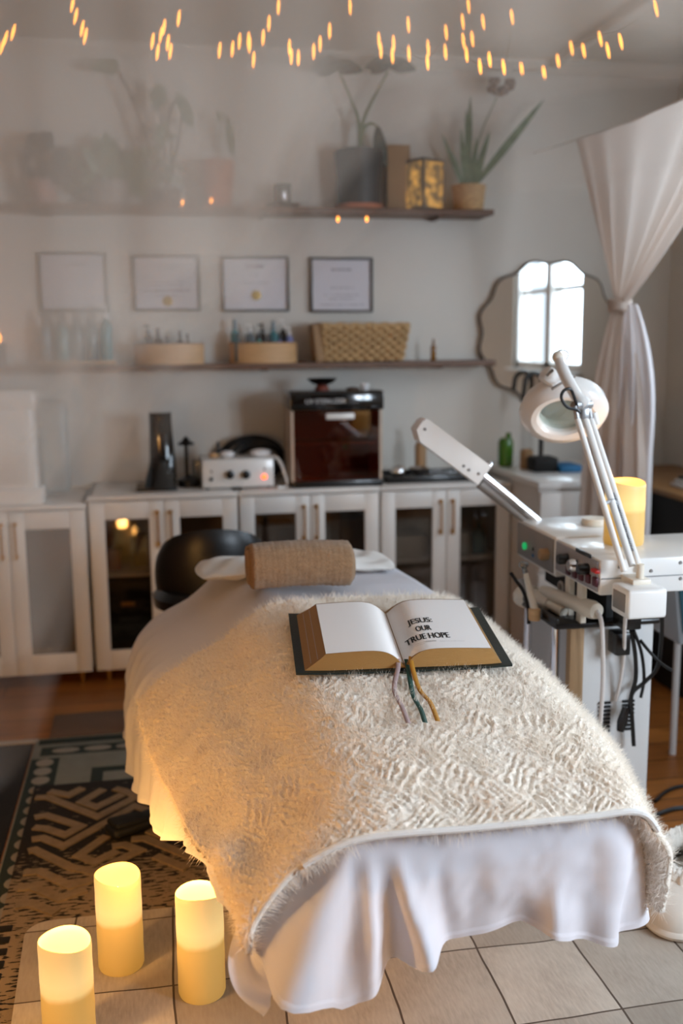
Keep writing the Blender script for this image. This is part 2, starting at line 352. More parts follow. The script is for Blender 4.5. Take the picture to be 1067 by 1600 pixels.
for i, q in enumerate((W1, W2)):
    f = MB(); t = 0.05; ym = (q[0]+q[1])/2
    f.box(x0+0.02, x1-0.02, q[0], q[0]+t, q[2], q[3]).box(x0+0.02, x1-0.02, q[1]-t, q[1], q[2], q[3]).box(x0+0.02, x1-0.02, q[0], q[1], q[2], q[2]+t).box(x0+0.02, x1-0.02, q[0], q[1], q[3]-t, q[3])
    f.box(x0+0.02, x1-0.02, ym-0.05, ym+0.05, q[2], q[3]); zz = q[2]+(q[3]-q[2])*0.48
    f.box(x0+0.04, x1-0.04, q[0], q[1], zz-0.015, zz+0.015)
    wo = struct('window_%d' % (i+1), f, M['white'], smooth=False)
    wo['origin_point'] = (0, 0, 0)
    build('pane', MB().box(x0+0.055, x0+0.06, q[0]+t, q[1]-t, q[2]+t, q[3]-t), M['winpane'], wo, smooth=False)
    struct('trim_%d' % (i+1), MB().box(x0-0.05, x0+0.03, q[0]-0.05, q[1]+0.05, q[2]-0.03, q[2], 0.005), M['trim'])
struct('baseboard_back', MB().box(LX, WX, WY-0.015, WY, 0, 0.09, 0.004), M['trim'])
struct('baseboard_right', MB().box(WX-0.015, WX, FY, WY-0.015, 0, 0.09, 0.004), M['trim'])
cv = MB().prism([(LX, WY, CZ), (LX, WY, CZ-0.05), (LX, WY-0.012, CZ-0.05), (LX, WY-0.05, CZ-0.012), (LX, WY-0.05, CZ)], (WX-LX, 0, 0))
struct('trim_3', cv, M['trim'])

# ------------------------------------------------------------------ floor coverings
solo('floor_mat', MB().box(-1.2, -0.47, 1.9, 3.66, 0.0, 0.006, 0.002), M['mat'], 'plain black floor mat along the left edge beside the patterned rug', 'mat')
solo('threshold_strip', MB().box(-1.2, -0.455, 3.672, 3.70, 0.0, 0.008, 0.002), M['silver'], 'thin pale strip at the far edge of the black floor mat', 'strip')
solo('runner', MB().box(-0.42, 0.9, 3.71, 3.945, 0.0, 0.005, 0.002), mat('greyish_brown_runner', '6f5a4c', 0.9, bump=0.3, bscale=200), 'plain greyish brown runner on the wood floor behind the patterned rug', 'rug')

def flat_shapes(shapes, z, h=0.0006):
    b = MB()
    for s in shapes: b.prism([(x, y, z) for x, y in s], (0, 0, h))
    return b
def band(p, q, w_):
    p = Vector(p); q = Vector(q); d = (q-p).normalized(); n = Vector((-d.y, d.x))*w_/2; e = d*w_/2
    p = p-e*0; q = q+e*0
    return [tuple(p-n), tuple(q-n), tuple(q+n), tuple(p+n)]
# patterned rug with a chain border
RX0, RX1, RY0, RY1 = -0.465, 1.15, 1.9, 3.70
rug = thing('patterned_rug', (0.3, 2.8, 0), 'grey green flat rug with a dark chain border partly under the woven rug', 'rug')
build('rug_field', MB().box(RX0, RX1, RY0, RY1, 0.0, 0.005, 0.002), mat('grey_green_rug', '86877c', 0.9, var=0.12, vscale=14, bump=0.2, bscale=300), rug)
sh = []
sh.append([(RX0+0.015, RY1-0.06), (RX1, RY1-0.06), (RX1, RY1-0.015), (RX0+0.015, RY1-0.015)])
def chain(p, q, n, w_):
    out = []; p = Vector(p); q = Vector(q); d = (q-p)/n; u = d.normalized(); nn = Vector((-u.y, u.x))
    for i in range(n):
        c = p+d*(i+0.5); a = d.length*0.44; bb = w_*0.40
        out.append([tuple(c+u*a*math.cos(t)+nn*bb*math.sin(t)) for t in np.linspace(0, 2*math.pi, 13)[:-1]])
    return out
dark = [[(RX0+0.005, RY0), (RX0+0.10, RY0), (RX0+0.10, RY1-0.19), (RX0+0.005, RY1-0.19)], [(RX0+0.03, RY1-0.165), (RX1, RY1-0.165), (RX1, RY1-0.09), (RX0+0.03, RY1-0.09)]] + sh
# L shaped corner and arrow motifs inside
dark += [[(-0.21, 3.36), (0.9, 3.36), (0.9, 3.40), (-0.25, 3.40), (-0.25, 3.18), (-0.21, 3.18)]]
for cx in (-0.03, 0.16, 0.42): dark.append([(cx-0.09, 3.33), (cx-0.05, 3.27), (cx-0.09, 3.20), (cx, 3.20), (cx+0.06, 3.265), (cx, 3.33)])
build('dark_border', flat_shapes(dark, 0.005), mat('dark_green_wool', '23302c', 0.95), rug, smooth=False)
links = chain((RX0+0.0525, RY0), (RX0+0.0525, RY1-0.19), 22, 0.075)+chain((RX0+0.06, RY1-0.1275), (RX1, RY1-0.1275), 14, 0.058)
build('border_links', flat_shapes(links, 0.0056), mat('pale_wool', '8f887c', 0.95), rug, smooth=False)

# woven rug: black ground, cream raised lines, front part speckled
WX0, WX1, WY0, WY1 = -0.425, 0.62, 1.75, 3.27
wrug = thing('woven_rug', (0.1, 2.5, 0.006), 'black and cream woven rug with raised zigzag lines behind the candles', 'rug')
def rug_ground():
    m_ = mat('black_woven_wool', '17120f', 0.95, bump=0.6, bscale=160); nt, L, b = nodes(m_)
    tc = nt.nodes.new('ShaderNodeTexCoord'); sx = nt.nodes.new('ShaderNodeSeparateXYZ'); L(tc.outputs['Object'], sx.inputs[0])
    mp = nt.nodes.new('ShaderNodeMapping'); L(tc.outputs['Object'], mp.inputs[0]); mp.inputs['Scale'].default_value = (28, 110, 1)
    n = nt.nodes.new('ShaderNodeTexNoise'); n.inputs['Scale'].default_value = 1; n.inputs['Detail'].default_value = 3; L(mp.outputs[0], n.inputs[0])
    zone = nt.nodes.new('ShaderNodeMapRange'); L(sx.outputs[1], zone.inputs[0]); zone.inputs[1].default_value = 0.35; zone.inputs[2].default_value = 0.12; zone.inputs[3].default_value = 0.68; zone.inputs[4].default_value = 0.44
    c = mixc(nt, math_node(nt, 'GREATER_THAN', n.outputs[0], zone.outputs[0]), lin('17120f'), lin('8d7a63')); L(c, b.inputs['Base Color'])
    return m_
build('rug_ground', MB().box(WX0, WX1, WY0, WY1, 0.006, 0.013, 0.003), rug_ground(), wrug)
cl = MB()
nline = [0]
def line(pts, w_=0.030):
    """one raised line of the weave: a mitred strip with its own thickness"""
    P = [Vector(p_) for p_ in pts]; L_ = []; R_ = []; nline[0] += 1; zt = 0.0165+0.0002*nline[0]
    for i, p_ in enumerate(P):
        d0 = (p_-P[i-1]).normalized() if i else None; d1 = (P[i+1]-p_).normalized() if i < len(P)-1 else None
        a = d0 or d1; b_ = d1 or d0; n0 = Vector((-a.y, a.x)); n1 = Vector((-b_.y, b_.x)); m_ = n0+n1; m_ = m_.normalized() if m_.length > 0.2 else n0
        k = min(2.0, 1/max(0.3, m_.dot(n0)))*w_/2; L_.append(p_+m_*k); R_.append(p_-m_*k)
    cx_ = lambda v: max(WX0, min(WX1, v))
    G_ = np.array([[(cx_(a.x), a.y, 0.0125), (cx_(a.x), a.y, zt), (cx_(b_.x), b_.y, zt), (cx_(b_.x), b_.y, 0.0125)] for a, b_ in zip(L_, R_)]); n_ = len(cl.v); cl.grid(G_, wrap=True)
    k = len(P); cl.f.append((n_, n_+1, n_+2, n_+3)); cl.f.append(tuple(n_+4*(k-1)+q for q in range(4)))
zz = 0.0
def zig(y0, amp=0.13, xs=(-0.425, -0.16, 0.09, 0.34, 0.62)):
    return [(x, y0-(amp if i % 2 else 0)) for i, x in enumerate(xs)]
RUGL = [[(520, 82), (395, 155), (480, 185), (630, 112)], [(585, 78), (640, 92), (712, 125), (488, 240), (200, 128), (130, 132)], [(125, 245), (190, 232), (390, 295), (300, 345), (190, 308), (120, 302)],
        [(108, 372), (170, 362), (290, 410), (700, 180), (800, 210), (872, 214)], [(640, 265), (740, 228)], [(540, 352), (378, 465), (470, 502), (600, 438)], [(570, 412), (640, 402), (728, 435), (470, 560), (330, 530), (125, 432), (88, 440)],
        [(730, 62), (890, 132)], [(680, 372), (760, 366), (1040, 480)], [(780, 322), (880, 360), (960, 320)], [(210, 98), (320, 118), (400, 78)], [(60, 566), (150, 556), (330, 640), (500, 590), (640, 520)], [(30, 655), (110, 645), (270, 712), (420, 660)], [(15, 755), (100, 742), (250, 795)], [(820, 470), (1000, 540)]]
def rugp(x, y): q = onz(20+x/3.679, 1210+y/3.679, 0.0165); return (float(q[0]), float(q[1]))
for P_ in RUGL: line([rugp(*p_) for p_ in P_], 0.029)
cl_rug = cl
build('raised_lines', cl, mat('cream_woven_wool', '8d7a62', 0.95, bump=0.6, bscale=260, var=0.18, vscale=40), wrug, smooth=False)
fr = MB()
for i in range(30):
    y = WY0+0.02+i*0.05; fr.box(WX0-0.02, WX0+0.035, y, y+0.026, 0.012, 0.0165, 0.002) if y < 2.45 else None
build('edge_tufts', fr, mat('black_tufts', '14100e', 0.95), wrug)

# patchwork hide mat (pale tile-like pieces) on top
HM = MB(); hx0, hx1, hy0, hy1 = -0.355, 2.3, 0.9, 2.435
out = [(hx0+0.05, hy0), (hx1, hy0), (hx1, hy1)]
for t in np.linspace(0, 1, 8): a = math.pi/2*(1+t); out.append((hx0+0.06+0.06*math.cos(a), hy1-0.06+0.06*math.sin(a)))
HM.prism([(x, y, 0.0175) for x, y in out], (0, 0, 0.006))
hm = solo('hide_mat', HM, M['hide'], 'cream patchwork mat of tile like stitched squares under candles and bed', 'mat', org=(0, 0, 0), smooth=False)

# ------------------------------------------------------------------ treatment bed
def xc(y): return 0.545-0.115*(y-1.65)
HW = 0.315
ZB = [(1.55, 0.565), (1.67, 0.585), (1.75, 0.625), (1.85, 0.662), (2.05, 0.700), (2.30, 0.729), (2.45, 0.747), (2.56, 0.751), (2.8, 0.755), (3.2, 0.750)]
def zb(y): return np.interp(y, [p[0] for p in ZB], [p[1] for p in ZB])
bed = thing('treatment_bed', (0.47, 2.4, 0), 'padded treatment bed on four legs hidden under the white sheet and cream blanket', 'bed')
mt = MB(); ys = np.linspace(1.72, 3.06, 14); prof = []
A = np.array([[(xc(y)+sx*(HW-0.03), y, zb(y)-dz) for sx, dz in ((-0.9, 0.17), (-0.98, 0.155), (-0.97, 0.13), (-0.55, 0.035), (0.94, 0.03), (1, 0.05), (1, 0.09), (0.9, 0.11))] for y in ys])
mt.grid(A, wrap=True); n8 = 8; mt.f.append(tuple(range(8))); mt.f.append(tuple(range(13*8, 14*8)))
build('mattress', mt, M['leather'], bed)
fb = MB()
for s in (-1, 1): fb.tube([(xc(1.8)+s*0.24, 1.8, 0.50), (xc(3.0)+s*0.24, 3.0, 0.50)], 0.018)
for y in (1.8, 2.4, 3.0): fb.tube([(xc(y)-0.24, y, 0.50), (xc(y)+0.24, y, 0.50)], 0.016)
build('bed_frame', fb, M['steel'], bed)
for y in (2.36, 2.95):
    for s in (-1, 1): build('leg', MB().tube([(xc(y)+s*0.2, y, 0.5), (xc(y)+s*0.2, y, 0.03)], 0.018).lathe([(0.026, 0), (0.026, 0.02)], (xc(y)+s*0.2, y, 0.0245 if y < 2.43 else 0.0186), 14), M['steel'], bed)

# sheet: top patch and a hanging skirt round the two sides and the foot
def edge_path(n):
    """perimeter of the bed top from the head's left end round the foot to the head's right end"""
    y0, y1, r = 1.66, 3.10, 0.085
    P = []
    for y in np.linspace(y1, y0+r, 60): P.append((xc(y)-HW, y, -1, 0))
    for t in np.linspace(0, math.pi/2, 16)[1:-1]:
        P.append((xc(y0)-HW+r-r*math.cos(t), y0+r-r*math.sin(t), -math.cos(t), -math.sin(t)))
    for x in np.linspace(xc(y0)-HW+r, xc(y0)+HW-r, 44): P.append((x, y0, 0, -1))
    for t in np.linspace(0, math.pi/2, 16)[1:-1]:
        P.append((xc(y0)+HW-r+r*math.sin(t), y0+r-r*math.cos(t), math.sin(t), -math.cos(t)))
    for y in np.linspace(y0+r, y1, 60): P.append((xc(y)+HW, y, 1, 0))
    P = np.array(P); s = np.r_[0, np.cumsum(np.hypot(*np.diff(P[:, :2], axis=0).T))]; t = np.linspace(0, s[-1], n)
    return np.stack([np.interp(t, s, P[:, k]) for k in range(4)], 1), t
def flare(nx, ny, d, y, sheet_=False):
    """how far cloth stands off the bed edge after a drop d"""
    l = np.clip(-nx, 0, 1); r = np.clip(nx, 0, 1); f = np.clip(-ny, 0, 1)
    lf = np.interp(y, [1.66, 1.9, 2.3, 2.6, 3.1], [0.125, 0.165, 0.185, 0.20, 0.17])
    return l*lf*(1-np.exp(-d/(0.06 if sheet_ else 0.11)))+r*np.where(y < 1.8, 0.045, 0.085)*(1-np.exp(-d/0.10))+f*0.03*(1-np.exp(-d/0.05))
NP = 460; E_, S_ = edge_path(NP)
hemz = np.interp(np.arange(NP), [0, 80, 120, 145, 165, 180, 189, 197, 207, 215, 224, 241, 256, 264, 275, 290, 460], [0.30, 0.30, 0.34, 0.42, 0.44, 0.42, 0.36, 0.300, 0.330, 0.362, 0.372, 0.390, 0.347, 0.325, 0.32, 0.33, 0.33])
ks = np.linspace(0, 1, 70)
sk = np.zeros((70, NP, 3))
ph = np.cumsum(rng.random(NP)*0.05)
fold = 0.5*np.sin(S_*34+2.0*np.sin(S_*5))+0.4*np.sin(S_*61+1.3+1.5*np.sin(S_*9))
CR = [(rng.random()*S_[-1], rng.normal()*0.10, 0.010+0.022*rng.random(), 0.4+0.9*rng.random(), 0.30*rng.random()) for _ in range(44)]
ffront = np.clip(-E_[:, 3], 0, 1); cornerL = np.exp(-((S_-S_[192])/0.16)**2); cornerR = np.exp(-((S_-S_[270])/0.10)**2)
amp = 0.012+0.006*ffront+0.026*cornerL+0.012*cornerR
for i, k in enumerate(ks):
    zt = zb(E_[:, 1]); zt = np.where(ffront > 0.5, zb(1.66), zt)-0.105*np.clip(-E_[:, 2], 0, 1); dmax = zt-hemz; d = dmax*k
    o = flare(E_[:, 2], E_[:, 3], d, E_[:, 1], True) + fold*amp*smoothstep(0.02, 0.30, d)*(1+0.6*k)
    o += 0.005*(vnoise(S_*22, d*16+3, 5)-0.5)*smoothstep(0, 0.08, d)*2+0.0025*(vnoise(S_*60+d*30, d*44+3, 8)-0.5)*smoothstep(0, 0.08, d)+(0.002 if i >= 66 else 0.0)
    for s0, sl, wd, am, st0 in CR: o += 0.011*am*np.exp(-((S_-s0-sl*d)/(wd*(0.6+2.0*d)))**2)*smoothstep(st0*0.3, st0*0.3+0.12, d)
    c0 = S_[199]
    for s0, sl, wd, am in ((c0-0.03, -0.10, 0.020, 0.03), (c0+0.03, 0.02, 0.016, 0.035), (c0+0.075, 0.22, 0.022, 0.035), (c0+0.15, 0.10, 0.02, -0.018)): o += am*np.exp(-((S_-s0-sl*d)/(wd*(0.7+2.5*d)))**2)*smoothstep(0.01, 0.2, d)
    sk[i, :, 0] = E_[:, 0]+E_[:, 2]*(o)+0.5*cornerL*ffront*0; sk[i, :, 1] = E_[:, 1]+E_[:, 3]*o; sk[i, :, 2] = zt-d-0.004*(1-np.exp(-k*40))
# top patch shrinks towards the bed's middle line
top = np.zeros((14, NP, 3))
for i, f in enumerate(np.linspace(0.0, 1, 14)):
    yy = E_[:, 1]*0.995**(0)+0; cx = xc(E_[:, 1])
    tx = cx+(E_[:, 0]-cx)*f; ty = np.where(ffront > 0, 1.66+(E_[:, 1]-1.66)*1.0+(1-f)*0.22*ffront, E_[:, 1])
    rr = np.abs(tx-cx)/HW; zt = zb(ty)+0.012*(1-np.clip(rr, 0, 1)**6)-0.105*np.clip(-E_[:, 2], 0, 1)*smoothstep(0.42, 1.05, rr)/0.97
    wr_ = 0.006*(vnoise(tx*18, ty*14, 9)-0.5)*(1-f**4)
    zt = np.where(f == 1, np.where(ffront > 0.5, zb(1.66), zb(E_[:, 1]))-0.105*np.clip(-E_[:, 2], 0, 1), zt+wr_)
    top[i, :, 0] = tx; top[i, :, 1] = ty; top[i, :, 2] = zt
sm = MB(); sm.grid(np.concatenate([top, sk[1:]], 0))
sheet = solo('bed_sheet', sm, M['sheet'], 'white cotton sheet draped over the treatment bed down to a stitched hem', 'sheet', org=(0.47, 2.4, 0.3), angle=180)
# crumpled loose corner near the candles
def crumple(path, width, seed, amp=0.03):
    n, m_ = 60, 34; P = spline(path, n); G = np.zeros((n, m_, 3))
    for i in range(n):
        t = i/(n-1); d = P[min(i+1, n-1)]-P[max(i-1, 0)]; d /= np.linalg.norm(d); side = np.cross(d, (0, -0.6, 0.8)); side /= np.linalg.norm(side); nn = np.cross(side, d)
        for j in range(m_):
            u = j/(m_-1)-0.5; G[i, j] = P[i]+side*u*width[0]*(1-t)+side*u*width[1]*t+nn*amp*math.sin(u*9+t*4+seed)*(0.4+t)
    return G
cc = MB().grid(crumple([(0.215, 1.70, 0.50), (0.18, 1.675, 0.43), (0.15, 1.66, 0.375), (0.150, 1.65, 0.335), (0.178, 1.64, 0.31)], (0.10, 0.11), 0.4, 0.014))
build('loose_corner', cc, M['sheet'], None, org=(0.47, 2.4, 0.3), angle=180).parent = sheet
bpy.data.objects['loose_corner'].location = (0, 0, 0)

# cream fleece blanket
rows = [1.672, 1.75, 1.86, 2.05, 2.28, 2.42, 2.515]
dl = [0.17, 0.22, 0.20, 0.20, 0.225, 0.225, 0.20]      # drop on the left
dr = [0.235, 0.26, 0.25, 0.22, 0.20, 0.18, 0.16]
G = []
for i, y in enumerate(rows):
    z = zb(y); c = xc(y); fr_ = []
    y_ = y
    g = 0.022
    off = flare(-1, 0, dl[i], y)+g+0.006
    for a_, s in ((1.0, 1.0), (0.70, 0.62), (0.36, 0.28)): fr_.append((c-HW-off*a_, y, z-0.062-(dl[i]-0.054)*s))
    fr_.append((c-HW+0.012, y, z-0.060)); fr_.append((c-HW*0.58, y, z+g+0.004)); fr_.append((c, y, z+g+0.014)); fr_.append((c+HW*0.62, y, z+g+0.012)); fr_.append((c+HW-0.01, y, z+g*0.9))
    for s in (0.3, 0.62, 1.0):
        d = dr[i]*s; fr_.append((c+HW+flare(1, 0, d, y)+g+0.006, y, z-d+0.012))
    G.append(fr_)
G = np.array(G)
# foot edge: just over the rim, its left corner sliding down towards the candles
G[0, :, 1] = 1.634; G[0, 3:8, 2] = zb(1.66)+0.004
G[0, 3] = (0.225, 1.63, 0.552); G[0, 2] = (0.172, 1.625, 0.508); G[0, 1] = (0.132, 1.63, 0.44); G[0, 0] = (0.124, 1.64, 0.39); G[0, 4] = (0.33, 1.634, 0.588)
G[1, 0] = (0.088, 1.755, 0.475); G[1, 1] = (0.10, 1.75, 0.515); G[2, 0, 2] = 0.50
G[0, 8] = (0.895, 1.64, 0.54); G[0, 9] = (0.935, 1.655, 0.475); G[0, 10] = (0.93, 1.665, 0.365)
G[6, 0:3, 1] += (0.02, 0.02, 0.01)
NU, NV = 520, 640
B = spline_grid(G, NU, NV)
du = np.gradient(B, axis=0); dv = np.gradient(B, axis=1); nrm = np.cross(dv, du); nrm /= np.linalg.norm(nrm, axis=2, keepdims=True)
if nrm[NU//2, NV//2, 2] < 0: nrm = -nrm
U = np.cumsum(np.linalg.norm(du, axis=2), 0)*1.0; Vv = np.cumsum(np.linalg.norm(dv, axis=2), 1)
# basket-weave ridges: patches whose ridges run along alternating diagonals
p = (U+Vv)/0.105+0.9*vnoise(U*9, Vv*9, 1); q = (U-Vv)/0.105+0.9*vnoise(U*9+7, Vv*9, 2)
alt = ((np.floor(p)+np.floor(q)) % 2)
wob = 4.2*vnoise(U*20, Vv*20, 3)+1.8*vnoise(U*75, Vv*75, 6)
ra = np.sin((U+Vv)/0.0145*2*math.pi*0.72+wob*2); rb = np.sin((U-Vv)/0.0145*2*math.pi*0.72+wob*2)
ridge = np.where(alt > 0.5, ra, rb)
edge = np.minimum(np.abs(p-np.round(p)), np.abs(q-np.round(q)))
hgt = 0.0031*ridge*smoothstep(0.0, 0.10, edge)*(0.35+1.1*vnoise(U*20, Vv*20, 21))
hgt += 0.0034*(vnoise(U*105, Vv*105, 11)-0.5)+0.0036*(vnoise(U*240+3, Vv*240, 12)-0.5)+0.0030*(vnoise(U*400, Vv*400, 14)-0.5)+0.010*(vnoise(U*14, Vv*14, 13)-0.5)
B = B+nrm*hgt[..., None]
# ragged hem and a smooth rolled edge at the foot
for j0, sgn in ((0, -1), (NV-1, 1)):
    B[:, j0, 2] -= 0.012*rng.random(NU)
rim = smoothstep(9, 2, np.arange(NU))[:, None]*np.ones(NV)[None, :]
B = B-nrm*(hgt*rim)[..., None]
bl = MB(); bl.grid(B)
def fleece():
    m_ = mat('cream_fleece_blanket', 'f4e9da', 0.95, sheen=0.25); nt, L, b = nodes(m_)
    tc = nt.nodes.new('ShaderNodeTexCoord'); n = nt.nodes.new('ShaderNodeTexNoise'); n.inputs['Scale'].default_value = 420; n.inputs['Detail'].default_value = 3; L(tc.outputs['Object'], n.inputs[0])
    bp = nt.nodes.new('ShaderNodeBump'); bp.inputs['Strength'].default_value = 0.6; bp.inputs['Distance'].default_value = 0.003; L(n.outputs[0], bp.inputs['Height']); L(bp.outputs[0], b.inputs['Normal'])
    return m_
M['fleece'] = fleece()
blanket = solo('blanket', bl, M['fleece'], 'cream fleece blanket with a ridged pile lying across the bed under the open book', 'blanket', org=(0.47, 2.1, 0.4), angle=180)
so = blanket.modifiers.new('thickness', 'SOLIDIFY'); so.thickness = 0.012; so.offset = -1
blanket.data.materials.append(cloth('fleece_pile', 'fff9f0', 0.5, 0))
pm = blanket.modifiers.new('pile', 'PARTICLE_SYSTEM'); ps_ = pm.particle_system; st_p = ps_.settings
st_p.type = 'HAIR'; st_p.count = 200000; st_p.hair_length = 0.032; st_p.hair_step = 3; st_p.use_modifier_stack = False
st_p.material = 2; st_p.brownian_factor = 0.0008; st_p.factor_random = 0.0007; st_p.length_random = 0.4
st_p.root_radius = 0.9; st_p.tip_radius = 0.25; st_p.radius_scale = 0.0009; st_p.render_step = 3; st_p.display_step = 2
bh = MB().tube(np.array([B[2, j]+np.array((0, -0.004, -0.004)) for j in range(int(NV*0.30), int(NV*0.79), 6)]), 0.0065, 8)
build('hem_binding', bh, M['pillow'], None, org=(0.47, 2.1, 0.4)).parent = blanket
bpy.data.objects['hem_binding'].location = (0, 0, 0)

# head pillow
pl = MB(); n, m_ = 40, 60; Gp = []
for side in (1, -1):
    rows_ = []
    for i in range(n):
        v = i/(n-1)*2-1; r_ = []
        for j in range(m_):
            u = j/(m_-1)*2-1; th = max(0, (1-abs(u)**4)*(1-abs(v)**4))**0.5
            x = 0.40+u*0.295*(1-0.06*v*v); y = 2.95+v*0.12*(1-0.10*u*u)
            r_.append((x, y, 0.790+side*0.020*th-0.012*u*u+0.006*math.sin(u*7+v*3)*th+(0.004*math.sin(u*19-v*5)*th)))
        rows_.append(r_)
    pl.grid(np.array(rows_))
solo('pillow', pl, M['pillow'], 'flat white pillow at the head of the bed behind the rolled towel', 'pillow', angle=180)

# rolled towel
tw = thing('rolled_towel', (0.40, 2.70, 0.78), 'rolled brown waffle towel lying across the head of the bed', 'towel')
a0 = ony(389, 887, 2.70); a1 = ony(547, 883, 2.68); ax = Vector(a1-a0); Lw = ax.length; axn = ax.normalized()
zz0 = 0.841
def roll(x, r_of, n=64):
    return r_of
tb = MB(); n = 90; m_ = 44; GG = np.zeros((m_, n, 3))
for i in range(m_):
    t = i/(m_-1); 
    for j in range(n):
        a = j/n*2*math.pi; r = 0.066+0.0025*math.sin(3*a+1)+0.0016*(noise.noise(Vector((t*9, math.cos(a)*2, math.sin(a)*2))))
        r += 0.0011*math.sin(t*2*math.pi*26)*1.0
        e = min(t, 1-t)/0.035; r *= 1 if e > 1 else (0.86+0.14*math.sqrt(max(0, 1-(1-e)**2)))
        if abs(a-0.9) < 0.12: r += 0.006*(1-abs(a-0.9)/0.12)
        GG[i, j] = (a0[0]+axn.x*Lw*t, 2.70+axn.y*Lw*t+math.cos(a)*r*1.08, zz0+0.006*math.sin(t*3)+math.sin(a)*r*0.93)
tb.grid(GG, wrap=True)
build('towel_roll', tb, M['towel'], tw, angle=180)
for e, sgn in ((0, -1), (1, 1)):
    sp = MB(); pts = []
    for k in range(80):
        a = k/80*2*math.pi*3.2; r = 0.006+0.05*k/80
        pts.append((a0[0]+axn.x*Lw*e-sgn*0.001, 2.70+axn.y*Lw*e+math.cos(a)*r*1.05, zz0+math.sin(a)*r*0.92))
    sp.tube(pts, 0.0075, 8)
    build('rolled_edge', sp, M['towel'], tw)

# ------------------------------------------------------------------ open book
pB = np.array((0.280, 2.055, 0.743)); pC = np.array((0.7485, 2.026, 0.743)); pA = np.array((0.2815, 2.391, 0.784)); pD = np.array((0.752, 2.340, 0.784))
bx = (pC-pB)+(pD-pA); bx /= np.linalg.norm(bx); byv = (pA-pB)+(pD-pC); byv -= bx*(byv@bx); byv /= np.linalg.norm(byv); bz = np.cross(bx, byv)
o_b = (pB+pC)/2-bx*0.005; BW = 0.233; BD = 0.314
def BK(x, y, z): return o_b+bx*x+byv*y+bz*z
book = thing('open_book', tuple(BK(0, 0.13, 0)), 'thick open book with gilt page edges and three ribbons lying on the cream blanket', 'book')
cv = MB(); cg = []
for side in (0, 1):
    g_ = []
    for x in np.linspace(-1, 1, 41):
        zc = 0.004*abs(x)**3-0.004*(1-min(1, abs(x)/0.08))
        g_.append([BK(x*BW, -0.006+y*(BD+0.012), zc+0.005*side) for y in np.linspace(0, 1, 9)])
    cg.append(np.array(g_))
cv.grid(cg[0]); cv.grid(cg[1])
for (a, b_) in (((0, slice(None)), None),): pass
for sl in ((slice(None), 0), (slice(None), -1), (0, slice(None)), (-1, slice(None))): cv.grid(np.stack([cg[0][sl], cg[1][sl]], 0))
build('cover', cv, M['bookcover'], book)
def ptop(ax_):
    """height of the upper page at a distance ax_ from the spine"""
    return 0.010+0.034*(1-math.exp(-(ax_/0.026)**1.3))-0.006*(ax_/0.19)**2
XO = {-1: 0.168, 1: 0.190}; XB = {-1: 0.218, 1: 0.214}
for s in (-1, 1):
    pb_ = MB(); K = 36; L_ = 8; g_ = []
    xo, xb = XO[s], XB[s]
    # closed cross-section: top curve out, slanted fore edge down, bottom back in
    sec = [(xo*k/K, ptop(xo*k/K)-0.0006) for k in range(K+1)]
    sec += [(xo+(xb-xo)*t, ptop(xo)-0.0006+(0.0062-ptop(xo))*t**0.9) for t in np.linspace(0, 1, 9)[1:]]
    sec += [(xb*(1-t), 0.0062) for t in np.linspace(0, 1, 10)[1:]]
    # front and back ends splay a little, like fanned pages
    for y, sp_ in ((0.004, 1.0), (0.012, 1.0), (BD-0.012, 1.0), (BD-0.004, 1.0)):
        g_.append([BK(s*x, y+(0.0 if y < 0.1 else 0), z) for x, z in sec])
    g_[0] = [BK(s*x, 0.004+0.016*max(0, (z-0.006)/0.04), z) for x, z in sec]; g_[1] = [BK(s*x, 0.02+0.016*max(0, (z-0.006)/0.04), z) for x, z in sec]
    g_[3] = [BK(s*x, BD-0.004-0.014*max(0, (z-0.006)/0.04), z) for x, z in sec]
    pb_.grid(np.array(g_), wrap=True); nn = len(sec); pb_.f.append(tuple(range(nn))); pb_.f.append(tuple(range(3*nn, 4*nn)))
    build('page_block', pb_, M['gilt'], book)
    pg = MB(); ga = []
    for y in np.linspace(0.0165, BD-0.018, 8):
        ga.append([BK(s*(0.001+(xo-0.001)*k/40), y+0.003*max(0, 1-(k/40)/0.25)*(-1 if y < 0.1 else 1)*-0.4, ptop(xo*k/40)+0.0005) for k in range(41)])
    pg.grid(np.array(ga)); build('page', pg, M['page'], book, angle=180)
    if s < 0:  # bands in the fore edge where signatures part
        st = MB()
        for t in (0.33, 0.62):
            x = xo+(xb-xo)*t; z = ptop(xo)-0.0006+(0.0062-ptop(xo))*t**0.9
            st.tube([BK(s*(x+0.0006), 0.02, z), BK(s*(x+0.0006), BD-0.02, z)], 0.0007, 5)
        build('fore_edge_band', st, M['faint'], book)
def text_mesh(body, size, align='CENTER'):
    c = bpy.data.curves.new('lettering', 'FONT'); c.body = body; c.size = size; c.align_x = align; c.resolution_u = 4
    o = bpy.data.objects.new('lettering', c); COL.objects.link(o)
    bpy.context.view_layer.update()
    me = bpy.data.meshes.new_from_object(o.evaluated_get(bpy.context.evaluated_depsgraph_get()))
    v = [x.co.copy() for x in me.vertices]; f = [list(p.vertices) for p in me.polygons]
    bpy.data.objects.remove(o); bpy.data.meshes.remove(me); return v, f
def page_text(name, rows, material):
    b = MB()
    for body, cap, cx, cy, width in rows:
        v, f = text_mesh(body, 1.0); xs = [p_.x for p_ in v]; h_ = max(p_.y for p_ in v); k = width/(max(xs)-min(xs)); m0 = (max(xs)+min(xs))/2
        for dx in (-0.0007, 0.0, 0.0007):
            P = []
            for p_ in v:
                x = cx+(p_.x-m0)*k+dx; P.append(BK(x, cy+(p_.y/h_-0.5)*cap, ptop(x)+0.0011))
            b.add(P, f)
    return build(name, b, material, book, smooth=False)
